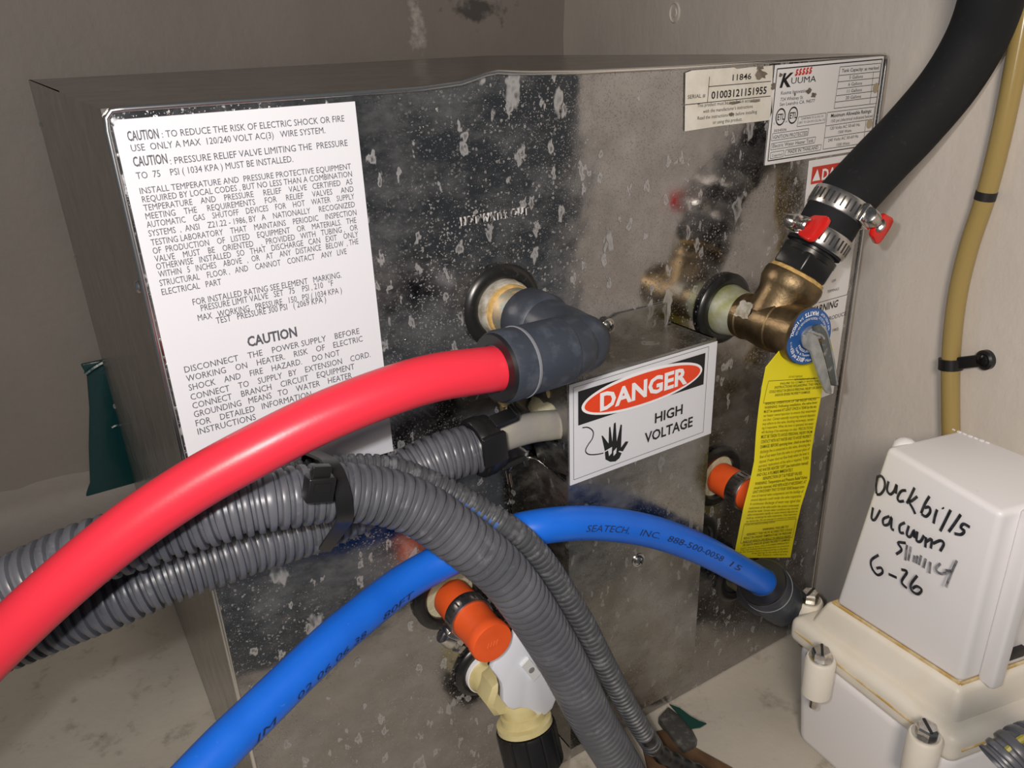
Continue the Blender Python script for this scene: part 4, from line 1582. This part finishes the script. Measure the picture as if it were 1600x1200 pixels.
mb.lathe(ob, oa, [(-.004, .0085), (.002, .0092), (.0035, .0092), (.004, .0105), (.0075, .0108), (.0080, .0132), (.0105, .0134), (.0110, .0115)], 36)
mb.build('outlet_flange', BEIGE, dv_)
mb = MB()
mb.lathe(ob, oa, [(.0108, .0118), (.0112, .0140), (.0125, .0144), (.030, .0144), (.031, .0136), (.031, .006), (.05, .006)], 120, rfun=lambda k, t: (1 - (.035 if k % 10 in (0,) else 0)) if .0112 <= t < .0309 else 1)
mb.build('ribbed_cap', BLACKP, dv_, sharp=30)

# ================================================================== amber tube, clip
apx = [(1634, -420), (1624, -220), (1612, -60), (1602, 20), (1590, 85), (1567, 200), (1541, 303), (1514, 385), (1495, 467), (1486, 554), (1485, 642), (1487, 720), (1490, 800)]
RT = .0045
P = crv([atw(*p, RT + .0012) for p in apx], .002)
at_ = thing('vinyl_tube', 'translucent amber vinyl tube clipped to the right wall', 'tube', tuple(P[-1]))
MB().sweep(P, RT, 24, ref=-WALLN).build('tube_wall', AMBER, at_)
MB().sweep(P, RT * .62, 16, ref=-WALLN).build('tube_bore', mat('dark_amber_bore', (.36, .27, .10), .4), at_)
c = atw(1541, 302, RT + .0012)
i = int(np.argmin(np.linalg.norm(P - c, axis=1)))
MB().sweep(P[i - 1:i + 2], RT + .0002, 24, ref=-WALLN).build('black_tick_mark', PRINTK, at_)
i = int(np.argmin(np.linalg.norm(P - atw(1486, 570, RT), axis=1)))
cl_ = thing('tube_clip', 'black plastic clip screwed to the wall holding the amber tube', 'clip', tuple(P[i]))
tdir2 = nrm(P[i + 1] - P[i - 1])
wd = np.array([-WALLN[1], WALLN[0], 0])     # along the wall
mb = MB()
mb.ring(P[i], tdir2, [(-.0028, RT + .0001), (-.0028, RT + .0013), (.0028, RT + .0013), (.0028, RT + .0001)], 32)
mb.build('loop', BLACKP, cl_)
sc_ = atw(1541, 562, .0012)
a_, b_ = P[i], sc_
ld = nrm(sc_ - P[i])
mb = MB()
ln = np.linalg.norm(sc_ - P[i])
zz = nrm(np.cross(ld, WALLN))
mb.obox((P[i] + sc_) / 2 + ld * .002 - WALLN * .0008, ld * (ln / 2 - .0015), zz * .0030, WALLN * .0014, .0005)
mb.lathe(sc_ - WALLN * -.0004, -WALLN, [(-.001, .0050), (.0022, .0050), (.0030, .0040), (.0030, .0001)], 24)
mb.build('saddle', BLACKP, cl_)
mb = MB()
mb.lathe(sc_ - WALLN * .0024, -WALLN, [(0, .0034), (.0008, .0032), (.0016, .0020), (.0018, .0001)], 20)
mb.build('screw', mat('black_screw', (.03, .03, .032), .25, .8), cl_)

# ================================================================== vacuum pump
ZT, ZBt, ZF = .198, .100, .0860
A = atz(1385, 697, ZT)
B = atz(1565, 803, ZT)
A2 = atz(1304, 943, ZBt)
B2 = atz(1500, 1069, ZBt)
e1 = nrm([(B - A)[0], (B - A)[1], 0])       # towards the camera along the lettered side
e2 = np.array([-e1[1], e1[0], 0])           # towards the wall
if e2[0] < 0:
    e2 = -e2
pump = thing('vacuum_pump', 'white plastic vacuum pump switch housing with handwriting, bolted on a cream base', 'pump', tuple((A2 + B2) / 2 * np.array([1, 1, 0]) + e2 * .03))
wT = np.linalg.norm((atz(1479, 660, ZT) - A))
mb = MB()
mb.bhexa([A2, B2, B2 + e2 * (wT + .012), A2 + e2 * (wT + .010), A, B, B + e2 * (wT + .012), A + e2 * wT], .0028, 4)
cov = mb.build('switch_housing', PUMPW, pump)
# rounded lug at the far end of the top, upright rib on the near end
mb = MB()
lug = A + e2 * .012 + np.array([0, 0, -.0025])
mb.lathe(lug - np.array([0, 0, .05]) - e1 * .001, (0, 0, 1), [(0, .0064), (.048, .0056), (.0515, .0046), (.0530, .0026), (.0535, .0002)], 24)
mb.build('rounded_lug', PUMPW, pump)
mb = MB()
nrib = e1
for off, w_ in ((.0130, .0036),):
    bt = B + e2 * off
    bb = B2 + e2 * off
    mb.bhexa([bb - e2 * w_, bb + e2 * w_, bb + e2 * w_ + e1 * .008, bb - e2 * w_ + e1 * .008, bt - e2 * w_, bt + e2 * w_, bt + e2 * w_ + e1 * .008, bt - e2 * w_ + e1 * .008], .0016, 3)
mb.build('upright_rib', PUMPW, pump)
mb = MB()
bs = B2 + e2 * .0240 + np.array([0, 0, .011]) + e1 * .0005
mb.obox(bs, e2 * .0075, e1 * .0030, np.array([0, 0, .0026]), .0003)
mb.build('black_slot', PRINTK, pump)
# moulded dashes along the back of the top
mb = MB()
for i in range(7):
    c = atz(1490, 672, ZT) + (atz(1543, 692, ZT) - atz(1490, 672, ZT)) * i / 6
    mb.obox(c + np.array([0, 0, .0002]), e1 * .0007, e2 * (.0003 + .0003 * (i % 2)), (0, 0, .00025))
mb.build('moulded_marks', PUMPW, cov)
# handwriting
Z9 = zpx(1220, 640, 4.2105)
fn_ = nrm(np.cross(B - A, A2 - A))
if fn_ @ (CAM - A) < 0:
    fn_ = -fn_


def onface(p, off=.0006):
    d = ray(*p)
    t = fn_ @ (A - CAM) / (fn_ @ d)
    return CAM + t * d + fn_ * off


HWR = [
    ([(642, 440), (634, 500), (636, 552)], 0), ([(640, 442), (668, 436), (690, 470), (688, 520), (662, 555), (636, 556)], 0), ([(716, 470), (706, 525), (726, 556), (752, 535), (770, 490), (764, 552)], 0),
    ([(832, 530), (800, 535), (776, 575), (786, 602), (818, 600)], 0), ([(888, 512), (860, 570), (836, 616)], 0), ([(906, 570), (868, 600), (852, 606), (876, 650), (892, 686)], 0),
    ([(986, 568), (955, 620), (930, 682)], 0), ([(932, 684), (962, 702), (990, 672), (984, 640), (952, 644)], 0), ([(1036, 655), (1022, 700), (1012, 748)], 0), ([(1072, 642), (1078, 652)], 0),
    ([(1126, 658), (1090, 730), (1056, 798)], 0), ([(1192, 688), (1150, 750), (1112, 802)], 0), ([(1252, 772), (1210, 750), (1192, 776), (1216, 796), (1194, 820), (1150, 814)], 0),
    ([(614, 642), (604, 712), (626, 722), (662, 660)], 0), ([(722, 700), (682, 718), (684, 756), (716, 752), (736, 706), (734, 776), (752, 792)], 0), ([(824, 742), (790, 762), (792, 806), (818, 810)], 0),
    ([(850, 762), (836, 818), (858, 836), (886, 792), (884, 842)], 0), ([(906, 800), (900, 858), (926, 866), (950, 826)], 0), ([(962, 836), (958, 906)], 0), ([(960, 870), (1000, 850), (994, 912)], 0), ([(1008, 880), (1058, 860), (1080, 882), (1056, 930)], 0),
    ([(830, 876), (778, 874), (802, 920), (766, 950)], 0), ([(838, 888), (826, 990)], 1), ([(864, 900), (846, 992)], 1), ([(888, 958), (880, 1002)], 1), ([(908, 960), (896, 1010)], 1), ([(932, 958), (916, 1020)], 1), ([(962, 978), (946, 1040)], 1), ([(992, 1000), (984, 1076)], 1),
    ([(1058, 1010), (1028, 1048), (1062, 1078), (1128, 1062)], 1), ([(1166, 990), (1130, 1070), (1092, 1166)], 1), ([(1130, 1060), (1090, 1056)], 1),
    ([(650, 955), (602, 990), (606, 1040), (642, 1086), (676, 1070), (668, 1040), (636, 1042)], 0), ([(716, 1080), (770, 1104)], 0), ([(800, 1050), (838, 1066), (802, 1130), (836, 1174)], 0), ([(905, 1090), (862, 1150), (870, 1190), (908, 1212), (934, 1184), (902, 1160), (872, 1176)], 0)]
for fade, nm, mm in ((0, 'handwriting', MARKER), (1, 'smudged_handwriting', FADED)):
    mb = MB()
    for pts, f_ in HWR:
        if f_ != fade:
            continue
        q_ = [onface(Z9(*p)) for p in pts]
        stroke(mb, crv(q_, .0006) if len(q_) > 2 else q_, .00135 if not fade else .0012, fn_)
    mb.build(nm, mm, cov, flat=True)
# raised block the housing sits on
mb = MB()
o1, o2 = e1 * .006, e2 * .006


def quadz(c4, z, g):
    cc = sum(c4) / 4
    out = []
    for p in c4:
        d = np.array(p) - cc
        q_ = cc + d + (np.sign(d @ e1) * e1 + np.sign(d @ e2) * e2) * g
        out.append(np.array([q_[0], q_[1], z]))
    return out


c4 = [A2, B2, B2 + e2 * (wT + .012), A2 + e2 * (wT + .010)]
mb.bhexa(quadz(c4, ZF - .002, .0080) + quadz(c4, ZBt + .0004, .0030), .0030, 4)
mb.build('raised_block', PUMPC, pump)
mb = MB()
qq = quadz(c4, ZBt + .0006, .0004)
for i in range(4):
    mb.sweep(crv([qq[i], (qq[i] + qq[(i + 1) % 4]) / 2, qq[(i + 1) % 4]], .003), .0009, 8, ref=(0, 0, 1))
mb.build('sealant_bead', SEALANT, pump)
# flange with bolt lugs
bolts = [atz(1265, 935, ZF + .001), atz(1283, 1026, ZF + .001), atz(1447, 1146, ZF + .001)]
fb = quadz(c4, 0, .0150)
mb = MB()
tl = .016
mb.bhexa([p * np.array([1, 1, 0]) + [0, 0, ZF - tl] for p in fb] + [p * np.array([1, 1, 0]) + [0, 0, ZF] for p in fb], .0050, 5)
flange = mb.build('flange', PUMPC, pump)
for k_, b in enumerate(bolts):
    mb = MB()
    mb.lathe(b * np.array([1, 1, 0]) + [0, 0, ZF - .022], (0, 0, 1), [(-.002, .0052), (0, .0072), (.021, .0074), (.0222, .0066), (.0222, .0001)], 28)
    mb.build('bolt_lug', PUMPC, pump)
    mb = MB()
    t0 = b * np.array([1, 1, 0]) + [0, 0, ZF + .0004]
    mb.lathe(t0, (0, 0, 1), [(.0008, .0047), (.0040, .0047), (.0050, .0040), (.0050, .0001)], 6, ref=(.3 + k_ * .4, 1, 0))
    bo = mb.build('bolt', CHROME, pump, sharp=25)
    MB().lathe(t0, (0, 0, 1), [(0, .0058), (.0008, .0058), (.0009, .0046)], 28).build('washer', CHROME, bo)
    MB().lathe(t0, (0, 0, -1), [(.024, .0024), (.032, .0024)], 12).build('thread_end', CHROME, bo)
    mb = MB()
    sd = nrm(e1 * (.4 - .9 * (k_ == 2)) + e2 * (-.8 + .5 * k_))
    mb.obox(t0 + np.array([0, 0, .0050]), sd * .0042, np.cross(sd, (0, 0, 1)) * .0006, (0, 0, .0003))
    mb.build('drive_slot', DARKSLOT, bo)
mb = MB()
fb2 = quadz(c4, 0, .0118)
fb3 = quadz(c4, 0, .0070)
mb.bhexa([p * np.array([1, 1, 0]) + [0, 0, .0008] for p in fb3] + [p * np.array([1, 1, 0]) + [0, 0, ZF - tl + .001] for p in fb2], .0075, 5)
mb.build('tank_body', PUMPW, pump)
mb = MB()
for i in range(4):
    a_, b_ = fb[i] * np.array([1, 1, 0]) + [0, 0, ZF - tl * .45], fb[(i + 1) % 4] * np.array([1, 1, 0]) + [0, 0, ZF - tl * .45]
    cc = sum(fb) / 4
    dd = nrm((a_ + b_) / 2 - cc * np.array([1, 1, 0]) - [0, 0, ZF - tl * .45])
    mb.sweep(crv([a_ + (b_ - a_) * .06, (a_ + b_) / 2, b_ + (a_ - b_) * .06], .003), .0006, 6, ref=(0, 0, 1))
mb.build('gasket_line', SEALANT, pump)
# short corrugated tail at the right edge
sp_ = [atd(1560, 1196, .262), atd(1590, 1172, .262), atd(1630, 1160, .264), atd(1690, 1165, .266)]
tS, PS = conduit('corrugated_conduit', 'short grey corrugated tube end in front of the cream pump base', sp_, .0075, .0032, GREYCON)
MB().sweep(PS[::8] + NY * 0 + np.array([-.0005, -.0008, .0066]), .0012, 8).build('yellow_green_stripe', mat('yellow_green_wire', (.30, .27, .05), .5), tS)

# ================================================================== scraps
# teal tape on the back wall
mb = MB()
YT = YB - .006
tp = [(126, 570), (170, 561), (182, 572), (184, 640), (196, 700), (216, 764), (190, 783), (150, 785), (133, 777), (141, 756), (139, 700), (140, 640), (136, 588)]
mb.bevel(MB().prism([at(*p, YT) for p in tp], (0, .004, 0)), .0012, 2)
tape = thing('tape_strip', 'dark teal strip of crumpled tape on the wall left of the heater', 'tape', tuple(at(160, 785, YT)))
mb.build('strip', TEAL, tape)
mb = MB()
mb.sweep(crv([at(*p, YT - .001) for p in ((134, 585), (150, 573), (168, 565), (180, 574))], .002), .0022, 8)
mb.build('fold', TEAL, tape)
mb = MB()
mb.sweep(crv([at(*p, YT - .001) for p in ((175, 668), (184, 664), (192, 668))], .002), .0018, 8)
mb.build('fold', TEAL, tape)
# rubber foot and teal scrap by the heater base
mb = MB()
ft = [(1028, 1120), (1044, 1103), (1064, 1118), (1080, 1135), (1090, 1155), (1084, 1164), (1068, 1172), (1050, 1150)]
mb.bevel(MB().prism([atz(*p, .006) for p in ft], (0, 0, -.0055)), .001, 2)
tag(mb.build('rubber_pad', FOOTM), 'dark grey rubber pad on the floor at the heater base', 'rubber pad')
mb = MB()
ft = [(1046, 1100), (1062, 1106), (1078, 1118), (1092, 1126), (1104, 1130), (1094, 1136), (1080, 1138), (1066, 1122)]
mb.prism([atz(*p, .0075) for p in ft], (0, 0, -.0007))
tag(mb.build('teal_scrap', TEAL2), 'small teal torn scrap stuck on the grey rubber pad', 'scrap')
mb = MB()
wp = [(1070, 1168), (1078, 1163), (1142, 1198), (1230, 1256), (1180, 1290), (1020, 1230), (1000, 1150), (1036, 1140)]
mb.prism([atz(*p, .0030) for p in wp], (0, 0, -.0025))
struct(mb.build('trim_2', WOOD))
